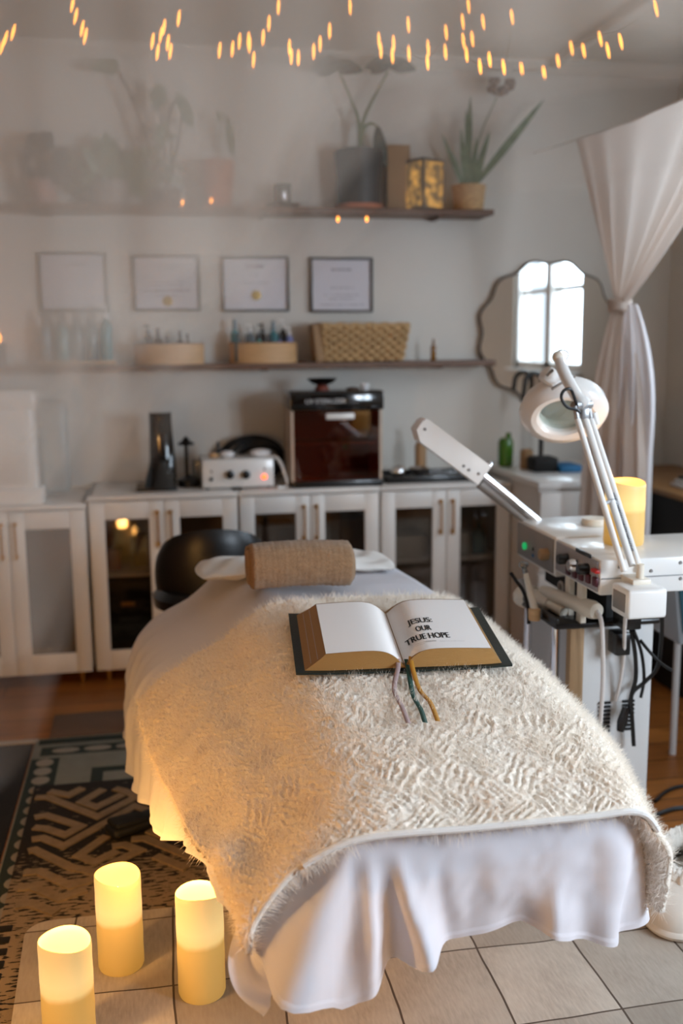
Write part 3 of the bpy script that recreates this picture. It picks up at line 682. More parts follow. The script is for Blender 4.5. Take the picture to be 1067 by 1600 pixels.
page_text('printed_title', [('JESUS:', 0.027, 0.060, 0.172, 0.056), ('OUR', 0.027, 0.061, 0.128, 0.034), ('TRUE HOPE', 0.028, 0.063, 0.084, 0.096)], M['printed'])
fl = MB()
for x0_, x1_, y in ((0.03, 0.055, 0.055), (0.085, 0.14, 0.052), (0.03, 0.05, 0.047)):
    xs = np.linspace(x0_, x1_, 12); fl.grid(np.array([[BK(x, y-0.0004, ptop(x)+0.0009) for x in xs], [BK(x, y+0.0004, ptop(x)+0.0009) for x in xs]]))
for k in range(14): fl.add([BK(0.055+k*0.0016+e, y_, ptop(0.065)+0.0012) for e, y_ in ((0, 0.052), (0.0011, 0.052), (0.0011, 0.057), (0, 0.057))], [(0, 1, 2, 3)])
build('fine_print', fl, M['faint'], book, smooth=False)
def bz_surf(x, y): return float(zb(y))+0.022+0.014+0.004
def ribbon(px, m_, lab):
    P = []
    for i, (a, b_) in enumerate(px):
        if i == 0: p_ = BK(*a)
        elif i == 1: p_ = BK(*a)
        else: q = onz(a[0], a[1], 0.72); z = bz_surf(q[0], q[1]); q = onz(a[0], a[1], z); z = bz_surf(q[0], q[1]); p_ = onz(a[0], a[1], z+0.004)
        P.append(p_)
    C_ = spline(P, 40); g_ = []
    for i in range(40):
        d = C_[min(i+1, 39)]-C_[max(i-1, 0)]; d /= np.linalg.norm(d); s = np.cross(d, (0.1, -0.45, 0.9)); s /= np.linalg.norm(s); g_.append([C_[i]-s*0.0052, C_[i], C_[i]+s*0.0052])
    o = build('ribbon', MB().grid(np.array(g_)), m_, book, angle=180); o['label'] = lab
    md = o.modifiers.new('t', 'SOLIDIFY'); md.thickness = 0.0008
ribbon([((-0.012, 0.02, 0.02), 0), ((-0.016, -0.006, 0.012), 0), ((616, 1078), 1), ((628, 1105), 1), ((638, 1130), 1)], M['rib1'], 'mauve ribbon')
ribbon([((0.006, 0.02, 0.018), 0), ((0.006, -0.006, 0.008), 0), ((645, 1085), 1), ((657, 1108), 1), ((664, 1129), 1)], M['rib2'], 'dark green ribbon')
ribbon([((0.016, 0.02, 0.024), 0), ((0.014, -0.006, 0.014), 0), ((655, 1077), 1), ((672, 1098), 1), ((684, 1127), 1)], M['rib3'], 'mustard ribbon')

# ------------------------------------------------------------------ candles
def candle(loc, r, h, label, ph_=0.0, group='lit pillar candles on the floor', glow=4.2):
    t = thing('pillar_candle', loc, label, 'candle', group)
    b = MB(); n = 56; V = []
    def rimz(a): return h-0.010*(1+math.sin(a+ph_))*0.5-0.006*(1+math.sin(2*a+1.1+ph_))*0.5
    rings = [(r*0.2, lambda a: 0), (r*0.96, lambda a: 0), (r, lambda a: 0.006)]
    for k in np.linspace(0.12, 0.94, 14): rings.append((r*(1+0.006*math.sin(k*21)), lambda a, k=k: rimz(a)*k))
    rings += [(r*0.995, lambda a: rimz(a)-0.002), (r*0.965, lambda a: rimz(a)), (r*0.93, lambda a: rimz(a)-0.002), (r*0.90, lambda a: rimz(a)-0.014), (r*0.86, lambda a: h*0.74), (r*0.70, lambda a: h*0.705), (r*0.05, lambda a: h*0.70)]
    G_ = np.array([[(loc[0]+rr*math.cos(a), loc[1]+rr*math.sin(a), loc[2]+f(a)) for a in np.linspace(0, 2*math.pi, n, endpoint=False)] for rr, f in rings])
    b.grid(G_, wrap=True); build('wax', b, M['wax'], t, angle=60)
    f = MB().lathe([(0.001, 0), (0.006, 0.008), (0.0065, 0.016), (0.003, 0.03), (0.0005, 0.04)], (loc[0], loc[1], loc[2]+h*0.66), 12)
    build('flame', f, M['flame'], t)
    l = bpy.data.lights.new('candle_light', 'POINT'); l.energy = glow; l.color = (1.0, 0.50, 0.13); l.shadow_soft_size = 0.03
    lo = bpy.data.objects.new('candle_light', l); COL.objects.link(lo); lo.parent = t; lo.location = (0, 0, h+0.012)
    return t
zf = 0.0236
c1 = onz(316, 1548, zf); c2 = onz(190, 1506, zf); c3 = onz(110, 1628, zf)
candle((c1[0], c1[1], zf), 0.052, 0.247, 'lit pillar candle nearest the hanging corner of the blanket', 0.4, glow=4.0)
candle((c2[0], c2[1], zf), 0.052, 0.232, 'lit pillar candle standing furthest back of three, in front of the woven rug', 2.2, glow=0.9)
candle((c3[0], c3[1], zf), 0.053, 0.238, 'lit pillar candle standing closest to the camera, its foot cut off by the frame', 1.4, glow=3.0)

# ------------------------------------------------------------------ cabinets
CF, CB = 4.29, WY-0.005
def cabinet(x0, x1, ztop, label, pane, split=True, y_front=CF, leg=True):
    z0 = 0.055; t = thing('display_cabinet', ((x0+x1)/2, 4.5, 0), label, 'cabinet', 'white glass door cabinets along the back wall')
    c = MB(); y0 = y_front+0.02; w_ = 0.018
    c.box(x0, x0+w_, y0, CB, z0, ztop).box(x1-w_, x1, y0, CB, z0, ztop).box(x0-0.002, x1+0.002, y0-0.02, CB, ztop-0.022, ztop, 0.003).box(x0, x1, y0, CB, z0, z0+w_).box(x0, x1, CB-0.008, CB, z0, ztop)
    build('carcass', c, M['white'], t)
    build('shelf', MB().box(x0+w_, x1-w_, y0+0.03, CB-0.01, 0.448, 0.466, 0.002), M['white'], t)
    xm = (x0+x1)/2
    for k, (a, b_) in enumerate(((x0+0.003, xm-0.0015), (xm+0.0015, x1-0.003))):
        d = MB(); s = 0.062; zt = ztop-0.026; zl = z0+0.003; yf = y_front
        d.box(a, a+s, yf, yf+0.019, zl, zt, 0.002).box(b_-s, b_, yf, yf+0.019, zl, zt, 0.002).box(a+s, b_-s, yf, yf+0.019, zt-0.075, zt, 0.002).box(a+s, b_-s, yf, yf+0.019, zl, zl+0.085, 0.002)
        do = build('door', d, M['white'], t)
        build('glass_pane', MB().box(a+s-0.004, b_-s+0.004, yf+0.009, yf+0.012, zl+0.08, zt-0.07), pane, do, smooth=False)
        hx = b_-0.026 if k == 0 else a+0.026
        h = MB(); z1, z2 = ztop-0.21, ztop-0.075
        h.tube([(hx, yf-0.022, z1-0.012), (hx, yf-0.022, z2+0.012)], 0.005).tube([(hx, yf, z1), (hx, yf-0.022, z1)], 0.005).tube([(hx, yf, z2), (hx, yf-0.022, z2)], 0.005)
        h.lathe([(0.009, 0), (0.009, 0.004)], (hx, yf-0.004, z1), 12, rot=Matrix.Rotation(R(-90), 3, 'X')).lathe([(0.009, 0), (0.009, 0.004)], (hx, yf-0.004, z2), 12, rot=Matrix.Rotation(R(-90), 3, 'X'))
        build('handle', h, M['gold'], do)
    for lx in (x0+0.05, x1-0.05):
        for ly in (y_front+0.06, CB-0.05): build('leg', MB().lathe([(0.010, 0), (0.014, z0)], (lx, ly, 0), 12), M['gold'], t)
    return t
U2 = (float(ony(137, 786, CF)[0]), float(ony(371, 770, CF)[0])); U3 = (U2[1]+0.006, float(ony(593, 762, CF)[0])); U4 = (U3[1]+0.006, float(ony(802, 750, CF)[0])-0.01)
wU = U2[1]-U2[0]; U1 = (U2[0]-0.012-wU, U2[0]-0.012)
ZT = 0.806
cabinet(*U1, 0.778, 'white glass door cabinet with pale frosted panes at the left edge under the white warmer', M['milkglass'])
cabinet(*U2, ZT, 'white glass door cabinet holding a black chest and a pink box, below the black tower', M['clearglass'])
cabinet(*U3, ZT, 'white glass door cabinet below the amber door sterilizer', M['clearglass'])
cabinet(*U4, ZT, 'white glass door cabinet with a white bin inside, next to the white vanity', M['clearglass'])
def inbox(name, px0, px1, ztop, zbot, y, dep, m_, label, cat, bev=0.004, py=880):
    a = float(ony(px0, py, y)[0]); b_ = float(ony(px1, py, y)[0])
    return solo(name, MB().box(a, b_, y, y+dep, zbot, ztop, bev), m_, label, cat)
ch = thing('storage_chest', (-0.12, 4.45, 0.073), 'black chest with a small brass latch behind the glass of the cabinet', 'chest')
cx0 = float(ony(163, 930, 4.36)[0]); cx1 = float(ony(236, 930, 4.36)[0])
build('chest_body', MB().box(cx0, cx1, 4.36, 4.66, 0.073, 0.43, 0.008), M['matteblack'], ch)
build('latch', MB().box((cx0+cx1)/2-0.03, (cx0+cx1)/2+0.03, 4.352, 4.362, 0.315, 0.335, 0.003), M['gold'], ch)
inbox('box', 160, 189, 0.55, 0.466, 4.40, 0.1, M['pink'], 'small pink box on the cabinet shelf above the black chest', 'box', py=870)
inbox('box', 208, 234, 0.60, 0.466, 4.45, 0.12, M['tan'], 'tan card box on the shelf right of the small pink box', 'box', py=870)
inbox('folded_towels', 405, 465, 0.63, 0.466, 4.42, 0.2, mat('grey_pink_towel', '8a7672', 0.9), 'folded dusky towels on the shelf behind the left pane below the sterilizer', 'towel', 0.02)
inbox('folded_towels', 512, 572, 0.65, 0.466, 4.42, 0.2, mat('taupe_towel', '74655c', 0.9), 'folded taupe towels on the shelf behind the right pane below the sterilizer', 'towel', 0.02)
inbox('storage_bin', 616, 672, 0.565, 0.466, 4.36, 0.25, mat('white_bin', 'cfcbc6', 0.5), 'white plastic bin on the shelf behind a cabinet pane', 'bin', 0.01, py=850)
inbox('storage_bin', 713, 735, 0.565, 0.466, 4.40, 0.2, M['lgrey'], 'narrow pale bin beside the teal bottle inside the cabinet', 'bin', 0.01, py=850)
tbx = float(ony(748, 850, 4.42)[0])
solo('bottle', MB().lathe([(0.032, 0), (0.034, 0.01), (0.034, 0.09), (0.012, 0.12), (0.012, 0.15)], (tbx, 4.42, 0.466), 18), mat('teal_bottle', '1f6e78', 0.3), 'teal bottle inside the cabinet next to the white vanity', 'bottle')
inbox('tool_case', 20, 70, 0.30, 0.073, 4.42, 0.2, M['tan'], 'brown case low behind the frosted pane', 'case', py=980)
inbox('paper_packet', 88, 125, 0.16, 0.073, 4.36, 0.1, mat('pale_pink_packet', 'b59a94', 0.8), 'pale pink packet at the bottom behind the frosted pane', 'packet', py=1010)

# ------------------------------------------------------------------ on the counter
Z0 = ZT
def kx(px, py, y): return float(ony(px, py, y)[0])
def kz(px, py, y): return float(ony(px, py, y)[2])
# white warmer on the left cabinet
wm = thing('towel_warmer', (-0.62, 4.45, 0.778), 'white box shaped warmer with a pale blue side on the left cabinet', 'warmer')
wx1 = kx(52, 640, 4.33)
build('housing', MB().box(-0.95, wx1, 4.33, 4.62, 0.80, 1.225, 0.02, 3), M['whitegloss'], wm)
build('lid', MB().box(-0.955, wx1+0.01, 4.322, 4.63, 1.165, 1.245, 0.018, 3), M['whitegloss'], wm)
build('front_panel', MB().box(-0.93, wx1-0.03, 4.318, 4.334, 0.87, 1.14, 0.006), M['white'], wm)
build('base', MB().box(-0.96, wx1+0.02, 4.315, 4.63, 0.778, 0.845, 0.01), M['whitegloss'], wm)
build('side_cover', MB().box(wx1+0.004, kx(107, 690, 4.45), 4.42, 4.50, 0.80, 1.20, 0.03, 3), mat('pale_blue_plastic', 'a9b5b8', 0.35, trans=0.3), wm)
# black tower
tw_ = thing('router_tower', (0.03, 4.46, Z0), 'tall gloss black curved tower on a flat black foot on the cabinet top', 'device')
xa, xb_ = kx(233, 660, 4.46), kx(268, 660, 4.46); g_ = []
for z, a, b_, d0, d1 in ((Z0+0.012, -0.035, 0.012, -0.075, 0.05), (Z0+0.06, -0.02, 0.012, -0.055, 0.05), (Z0+0.12, -0.006, 0.010, -0.035, 0.05), (Z0+0.2, -0.002, 0.004, -0.028, 0.05), (Z0+0.29, 0, 0, -0.03, 0.05), (1.135, -0.001, 0.0, -0.035, 0.048)):
    x0_, x1_ = xa+a, xb_+b_
    g_.append([(x0_, 4.46+d1, z), (x0_, 4.46+d0*0.5, z), (x0_+0.012, 4.46+d0, z), ((x0_+x1_)/2, 4.46+d0*1.25, z), (x1_-0.012, 4.46+d0, z), (x1_, 4.46+d0*0.5, z), (x1_, 4.46+d1, z)])
tt = MB().grid(spline_grid(np.array(g_), 24, 7), wrap=True); k7 = 7; tt.f.append(tuple(range(7))); tt.f.append(tuple(range(23*7, 24*7)))
build('tower_body', tt, M['gloss'], tw_, angle=50)
build('foot', MB().box(kx(213, 765, 4.42), kx(277, 765, 4.42), 4.37, 4.55, Z0, Z0+0.016, 0.006), M['black'], tw_)
gv = MB()
for i in range(6): gv.box(xa+0.03, xb_-0.018, 4.418, 4.424, 1.05+i*0.011, 1.0535+i*0.011)
build('vent', gv, M['matteblack'], tw_)
# stand with a plunger
sx_ = kx(292, 740, 4.5)
ps = thing('plunger_stand', (sx_, 4.5, Z0), 'small black plunger stand between the tower and the white control box', 'stand')
build('base', MB().lathe([(0.05, 0), (0.05, 0.03), (0.02, 0.045), (0.012, 0.05)], (sx_+0.01, 4.5, Z0), 22), M['black'], ps)
build('post', MB().tube([(sx_, 4.5, Z0+0.04), (sx_, 4.5, Z0+0.19)], 0.009), M['black'], ps)
build('disc', MB().lathe([(0.012, -0.004), (0.034, -0.003), (0.036, 0.006), (0.02, 0.014), (0.008, 0.03), (0.004, 0.034)], (sx_, 4.5, Z0+0.185), 22), M['black'], ps)
jx = kx(310, 730, 4.55)
solo('glass_jar', MB().lathe([(0.03, 0), (0.032, 0.08), (0.03, 0.11)], (jx, 4.55, Z0), 20), M['jar'], 'small clear glass jar just left of the white control box', 'jar')
# white control box
y0 = 4.36; cb = thing('control_box', (0.36, 4.45, Z0), 'white control box with two black knobs and an orange light on the cabinet top', 'device')
x0_, x1_ = kx(316, 740, y0), kx(428, 740, y0)
build('housing', MB().box(x0_, x1_, y0, y0+0.2, Z0+0.008, 0.935, 0.006), M['whitegloss'], cb)
for px in (359, 384): build('knob', MB().lathe([(0.018, 0), (0.018, 0.02), (0.014, 0.022)], (kx(px, 741, y0), y0, kz(px, 741, y0)), 20, rot=Matrix.Rotation(R(90), 3, 'X')), M['black'], cb)
build('indicator_light', MB().lathe([(0.010, 0), (0.009, 0.006), (0.004, 0.009)], (kx(413, 745, y0), y0, kz(413, 745, y0)), 16, rot=Matrix.Rotation(R(90), 3, 'X')), M['led_orange'], cb)
build('jack', MB().lathe([(0.008, 0), (0.007, 0.006)], (kx(330, 749, y0), y0, kz(330, 749, y0)), 14, rot=Matrix.Rotation(R(90), 3, 'X')), M['black'], cb)
build('jack', MB().lathe([(0.005, 0), (0.004, 0.003)], (kx(330, 737, y0), y0, kz(330, 737, y0)), 14, rot=Matrix.Rotation(R(90), 3, 'X')), M['grey'], cb)
build('jack', MB().lathe([(0.005, 0), (0.004, 0.003)], (kx(413, 733, y0), y0, kz(413, 733, y0)), 14, rot=Matrix.Rotation(R(90), 3, 'X')), M['grey'], cb)
for lx in (x0_+0.02, x1_-0.02):
    for ly in (y0+0.02, y0+0.18): build('foot', MB().lathe([(0.01, 0), (0.01, 0.01)], (lx, ly, Z0), 10), M['rubber'], cb)
ybx = y0+0.08
solo('wrapped_packet', MB().ball((kx(355, 712, ybx), ybx, 0.95), 0.03, sz=0.5, sx=1.1), M['cup'], 'white wrapped packet on the white control box, left of its middle', 'packet')
solo('cotton_wrap', MB().ball((kx(407, 712, ybx), ybx, 0.952), 0.036, sz=0.48, sx=1.3), M['cup'], 'crumpled white wrap on the right end of the control box', 'wrap')
solo('wooden_bead', MB().ball((kx(334, 712, ybx), ybx, 0.945), 0.017, sz=0.65, sx=1.4), M['ply'], 'small tan wooden piece on the left end of the control box', 'piece')
solo('dropper', MB().lathe([(0.012, 0), (0.012, 0.02), (0.006, 0.03), (0.008, 0.045), (0.003, 0.06)], (kx(341, 712, 4.54), 4.54, 0.936), 14), M['black'], 'little black dropper standing behind the white packet on the control box', 'dropper')
cl_ = MB(); cxx = kx(400, 700, 4.63)
for i in range(6):
    r = 0.085+0.012*i; cl_.tube([(cxx+0.02*math.sin(i)+r*math.cos(a), 4.63+0.012*math.sin(3*a+i)+0.006*i-0.02, Z0+0.012+0.185*(0.5+0.5*math.sin(a))*(0.75+0.05*i)) for a in np.linspace(0, 2*math.pi, 30)], 0.0085, 8)
solo('coiled_cable', cl_, M['cable'], 'coil of thick black cable behind the white control box', 'cable')
wl = MB(); wl.tube(spline([(x1_-0.03, y0+0.06, 0.94), (x1_+0.02, y0+0.02, 0.93), (x1_+0.045, y0+0.0, 0.87), (x1_+0.055, y0-0.0, Z0+0.006), (x1_+0.01, y0-0.03, Z0+0.006)], 30), 0.007, 8)
solo('white_lead', wl, M['whitegloss'], 'white lead hanging off the right end of the control box', 'cable')

# sterilizer
y0 = 4.33; st_ = thing('sterilizer_cabinet', (0.78, 4.46, Z0), 'tall sterilizer cabinet with a black top and amber see through door', 'sterilizer')
x0_, x1_ = kx(455, 690, y0), kx(597, 690, y0); zt = kz(526, 613, y0)
c = MB(); c.box(x0_, x0_+0.012, y0, y0+0.24, Z0, zt).box(x1_-0.012, x1_, y0, y0+0.24, Z0, zt).box(x0_, x1_, y0+0.23, y0+0.24, Z0, zt).box(x0_, x1_, y0, y0+0.24, Z0, Z0+0.02)
build('housing', c, mat('sterilizer_shell', 'c8b49f', 0.5), st_, smooth=False)
zb_ = kz(526, 641, y0)
build('control_head', MB().box(x0_-0.004, x1_+0.006, y0-0.012, y0+0.245, zb_, zt+0.005, 0.006), M['gloss'], st_)
dr_ = build('door', MB().box(x0_+0.014, x1_-0.014, y0-0.006, y0-0.001, Z0+0.03, zb_-0.004), M['smoke'], st_, smooth=False)
build('door_handle', MB().box(kx(508, 650, y0), kx(553, 650, y0), y0-0.022, y0-0.007, kz(530, 655, y0), kz(530, 645, y0), 0.006), M['whitegloss'], dr_)
build('inner_shelf', MB().box(x0_+0.012, x1_-0.012, y0+0.02, y0+0.22, 0.99, 0.995), M['steel'], st_, smooth=False)
build('interior', MB().box(x0_+0.013, x1_-0.013, y0+0.222, y0+0.229, Z0+0.02, zb_), mat('amber_interior', '7a4e22', 0.4), st_, smooth=False)
v, f = text_mesh('UV STERILIZER', 0.027); sign = MB(); cx = kx(508, 627, y0); cz_ = kz(508, 630, y0)
sign.add([(cx+p_.x, y0-0.0132, cz_+p_.y) for p_ in v], f); build('lettering', sign, mat('white_print', 'd8d8d8', 0.6), st_, smooth=False)
build('lower_sill', MB().box(x0_, x1_, y0-0.012, y0+0.0, Z0, Z0+0.028, 0.003), M['black'], st_)
bxp = kx(503, 605, 4.42)
bw = thing('shallow_bowl', (bxp, 4.42, zt+0.005), 'shallow black bowl on a red foot on top of the sterilizer', 'bowl')
build('bowl', MB().lathe([(0.02, 0.022), (0.05, 0.034), (0.066, 0.05), (0.063, 0.052), (0.04, 0.04), (0.001, 0.034)], (bxp, 4.42, zt+0.005), 28, cap=False), M['black'], bw)
build('foot', MB().lathe([(0.032, 0), (0.03, 0.012), (0.02, 0.023)], (bxp, 4.42, zt+0.005), 20), mat('dull_red', '7a3a2c', 0.5), bw)
cxp = kx(570, 606, 4.40)
solo('cup', MB().lathe([(0.014, 0), (0.018, 0.004), (0.021, 0.028), (0.019, 0.028), (0.015, 0.006), (0.001, 0.005)], (cxp, 4.40, zt+0.005), 22, cap=False), M['cup'], 'tiny white cup on the right of the sterilizer top', 'cup')
solo('lid', MB().lathe([(0.03, 0), (0.028, 0.008), (0.01, 0.012)], (kx(551, 606, 4.42), 4.42, zt+0.005), 20), M['darkwood'], 'small brown lid between the bowl and the tiny white cup', 'lid')

# instrument tray right of the sterilizer
tx0, tx1 = kx(604, 748, 4.36), kx(752, 742, 4.36)
solo('instrument_tray', MB().box(tx0, tx1, 4.36, 4.60, Z0, Z0+0.012, 0.004).box(tx0, tx1, 4.36, 4.368, Z0, Z0+0.03, 0.003).box(tx0, tx0+0.008, 4.36, 4.60, Z0, Z0+0.03, 0.003).box(tx1-0.008, tx1, 4.36, 4.60, Z0, Z0+0.03, 0.003).box(tx0, tx1, 4.592, 4.60, Z0, Z0+0.03, 0.003), M['black'], 'long black tray right of the sterilizer', 'tray')
solo('crumpled_foil', MB().ball((kx(622, 738, 4.43), 4.43, Z0+0.043), 0.033, sz=0.95, sx=1.1), M['chrome'], 'bright crumpled foil in the black tray next to the sterilizer', 'foil')
solo('steel_bowl', MB().lathe([(0.015, 0), (0.04, 0.02), (0.05, 0.04), (0.047, 0.04), (0.03, 0.02), (0.001, 0.008)], (kx(655, 738, 4.47), 4.47, Z0+0.013), 24, cap=False), M['chrome'], 'small steel bowl in the middle of the black tray', 'bowl')
solo('tan_bottle', MB().lathe([(0.024, 0), (0.026, 0.01), (0.026, 0.13), (0.012, 0.16), (0.012, 0.19), (0.014, 0.19), (0.014, 0.21)], (kx(657, 720, 4.54), 4.54, Z0+0.013), 20), M['tan'], 'slim tan bottle standing in the black tray behind the lamp wand', 'bottle')
sw = MB()
for i, (a, b_) in enumerate(((680, 700), (690, 722), (670, 690))): sw.tube([(kx(a, 742, 4.42+0.03*i), 4.42+0.03*i, Z0+0.024), (kx(b_, 742, 4.45+0.03*i), 4.46+0.03*i, Z0+0.03)], 0.006, 8)
solo('hand_tools', sw, M['steel'], 'steel hand tools lying in the right half of the black tray', 'tools')

# ------------------------------------------------------------------ shelves and what stands on them
SF = 4.52
US = 2.0; LS = 1.335
us = thing('wall_shelf', (0.5, 4.62, US), 'long dark upper wall shelf carrying the plants', 'shelf')
build('board', MB().box(-1.0, kx(772, 336, SF), SF, WY, US-0.024, US, 0.002), M['walnut'], us)
ls = thing('wall_shelf', (0.5, 4.62, LS), 'long walnut lower wall shelf under the framed certificates', 'shelf')
build('board', MB().box(-1.0, kx(775, 566, SF), SF, WY, LS-0.026, LS, 0.002), M['walnut'], ls)
def bracket(o, z, xs):
    for x in xs: build('bracket', MB().box(x-0.012, x+0.012, SF+0.04, WY-0.001, z-0.034, z-0.0245), M['walnut'], o)
bracket(us, US, (-0.4, 0.5, 1.3)); bracket(ls, LS, (-0.4, 0.5, 1.3))

def frame(px0, px1, py0, py1, label, lines, seal=None, margin=0.0):
    y = WY-0.022; x0_, x1_ = kx(px0, (py0+py1)/2, y), kx(px1, (py0+py1)/2, y); z1, z0_ = kz((px0+px1)/2, py0, y), kz((px0+px1)/2, py1, y)
    t = thing('framed_certificate', ((x0_+x1_)/2, WY-0.01, z0_), label, 'frame', 'framed certificates in a row above the lower shelf')
    b = MB(); wd = 0.011
    b.box(x0_, x1_, y, WY-0.001, z1-wd, z1, 0.002).box(x0_, x1_, y, WY-0.001, z0_, z0_+wd, 0.002).box(x0_, x0_+wd, y, WY-0.001, z0_+wd, z1-wd, 0.002).box(x1_-wd, x1_, y, WY-0.001, z0_+wd, z1-wd, 0.002)
    build('frame', b, M['frame'], t); pp = build('certificate', MB().box(x0_+wd-0.001, x1_-wd+0.001, WY-0.012, WY-0.004, z0_+wd-0.001, z1-wd+0.001), M['paper'], t, smooth=False)
    tx = MB(); W_ = x1_-x0_; H_ = z1-z0_; cx = (x0_+x1_)/2
    for fy, fw_, hgt_ in lines:
        z = z1-H_*fy; k = max(6, int(fw_*40)); xs = np.linspace(cx-W_*fw_/2, cx+W_*fw_/2, k+1)
        for i in range(k):
            if random.random() < 0.86: h2 = hgt_*(0.6+0.8*random.random()); tx.box(xs[i], xs[i]+(xs[i+1]-xs[i])*0.8, WY-0.0125, WY-0.0119, z-h2/2, z+h2/2)
    build('lettering', tx, M['ink'], pp, smooth=False)
    if seal: build('seal', MB().lathe([(0.022, 0), (0.022, 0.001), (0.018, 0.002)], (cx+W_*seal[0], WY-0.012, z1-H_*seal[1]), 24, rot=Matrix.Rotation(R(90), 3, 'X')), M['seal'], pp)
frame(61, 168, 394, 487, 'framed certificate furthest from the mirror, above the teal pump bottles', [(0.2, 0.3, 0.007), (0.45, 0.6, 0.003), (0.6, 0.5, 0.003)])
frame(208, 313, 398, 486, 'framed certificate with a pale gold seal low on the sheet, above the sparse round tray', [(0.2, 0.28, 0.008), (0.46, 0.6, 0.0025), (0.52, 0.5, 0.0025), (0.63, 0.72, 0.005), (0.72, 0.3, 0.003)], (0.0, 0.82))
frame(347, 452, 400, 487, 'framed certificate with a bright gold seal, above the crowded round tray', [(0.18, 0.25, 0.008), (0.34, 0.1, 0.003), (0.48, 0.4, 0.0025), (0.74, 0.2, 0.002)], (0.0, 0.70))
frame(485, 583, 402, 488, 'framed certificate without a seal, above the wicker basket', [(0.22, 0.32, 0.008), (0.55, 0.4, 0.003), (0.68, 0.55, 0.003), (0.75, 0.4, 0.003), (0.86, 0.7, 0.003)])

def onshelf(px, py, y=4.61, z=LS): return (kx(px, py, y), y, z)
def bottle(loc, r, h, body, cap, label, group, pump=True, name='pump_bottle', cat='bottle'):
    t = thing(name, loc, label, cat, group); x, y, z = loc
    build('body', MB().lathe([(r*0.92, 0), (r, r*0.15), (r, h*0.62), (r*0.85, h*0.69), (r*0.38, h*0.74), (r*0.36, h*0.78)], loc, 18), body, t)
    c = MB().lathe([(r*0.5, h*0.77), (r*0.5, h*0.85), (r*0.2, h*0.86)], loc, 14)
    if pump:
        c.tube([(x, y, z+h*0.85), (x, y, z+h*0.96)], r*0.14, 8).obox((x-r*0.45, y, z+h*0.97), (r*1.5, r*0.4, h*0.045), None, 0.002)
    else: c.lathe([(r*0.45, h*0.84), (r*0.4, h), (r*0.1, h*1.0)], loc, 14)
    build('pump' if pump else 'cap', c, cap, t)
    return t
# tray of pump bottles at the left
tx0, tx1 = kx(58, 560, 4.56), kx(181, 560, 4.56)
solo('bottle_tray', MB().box(tx0, tx1, 4.555, 4.69, LS, LS+0.012, 0.003).box(tx0, tx1, 4.555, 4.562, LS, LS+0.02, 0.002), M['ply'], 'flat pale wooden tray under the row of teal pump bottles', 'tray')
g = 'pump bottles on the flat tray'
for px, h, r, bo, lab in ((72, 0.225, 0.026, M['bluegrey'], 'clear grey pump bottle at the end of the flat tray nearest the wall lamp glow'),
                          (98, 0.215, 0.030, M['teal'], 'teal pump bottle, second in the row on the flat tray'),
                          (121, 0.235, 0.027, M['tealdark'], 'slim dark teal pump bottle in the middle of the flat tray'),
                          (143, 0.225, 0.030, M['tealdark'], 'wide dark teal pump bottle, fourth in the row on the flat tray'),
                          (166, 0.245, 0.028, M['teal'], 'tallest teal pump bottle at the end of the flat tray nearest the round trays')):
    bottle((kx(px, 540, 4.63), 4.63, LS+0.012), r, h, bo, M['whitegloss'] if px in (166,) else M['grey'], lab, g)
# round trays
def round_tray(px0, px1, label):
    y = 4.62; x0_, x1_ = kx(px0, 550, y), kx(px1, 550, y); r = (x1_-x0_)/2; c = ((x0_+x1_)/2, y, LS); h = 0.088; k = 0.097/r if r > 0.097 else 1
    t = thing('round_tray', c, label, 'tray', 'round bentwood trays on the lower shelf')
    build('rim', MB().lathe([(r, 0), (r, h), (r-0.005, h), (r-0.005, 0.006), (0.001, 0.006)], c, 48, 1, k, cap=False), M['ply'], t)
    build('rim_edge', MB().lathe([(r-0.001, h), (r-0.001, h+0.004), (r-0.005, h+0.004), (r-0.005, h)], c, 48, 1, k, cap=False), M['plydark'], t)
    return c, r
(c4, r4) = round_tray(209, 319, 'round pale wood tray with a few low bottles, left of the crowded one')
(c5, r5) = round_tray(358, 464, 'round pale wood tray crowded with bottles, next to the wicker basket')
g = 'small bottles in the sparse round tray'
for px, dy, h, r, bo, pump, lab in ((232, 0.0, 0.165, 0.018, 'brownglass', True, 'brown pump bottle at the left of the sparse round tray'), (247, 0.01, 0.150, 0.022, 'brownglass', False, 'squat dark bottle in the sparse round tray, tallest cap'),
                                   (262, -0.02, 0.115, 0.022, 'bluegrey', False, 'low grey jar bottle near the middle of the sparse round tray'), (281, 0.01, 0.140, 0.016, 'brownglass', False, 'thin brown bottle right of the low grey jar'), (293, -0.01, 0.125, 0.015, 'brownglass', False, 'small brown bottle at the right of the sparse round tray')):
    bottle((kx(px, 530, 4.62+dy), 4.62+dy, LS+0.007), r, h, M[bo], M['grey'] if bo == 'bluegrey' else M['brownglass'], lab, g, pump)
g = 'bottles in the crowded round tray'
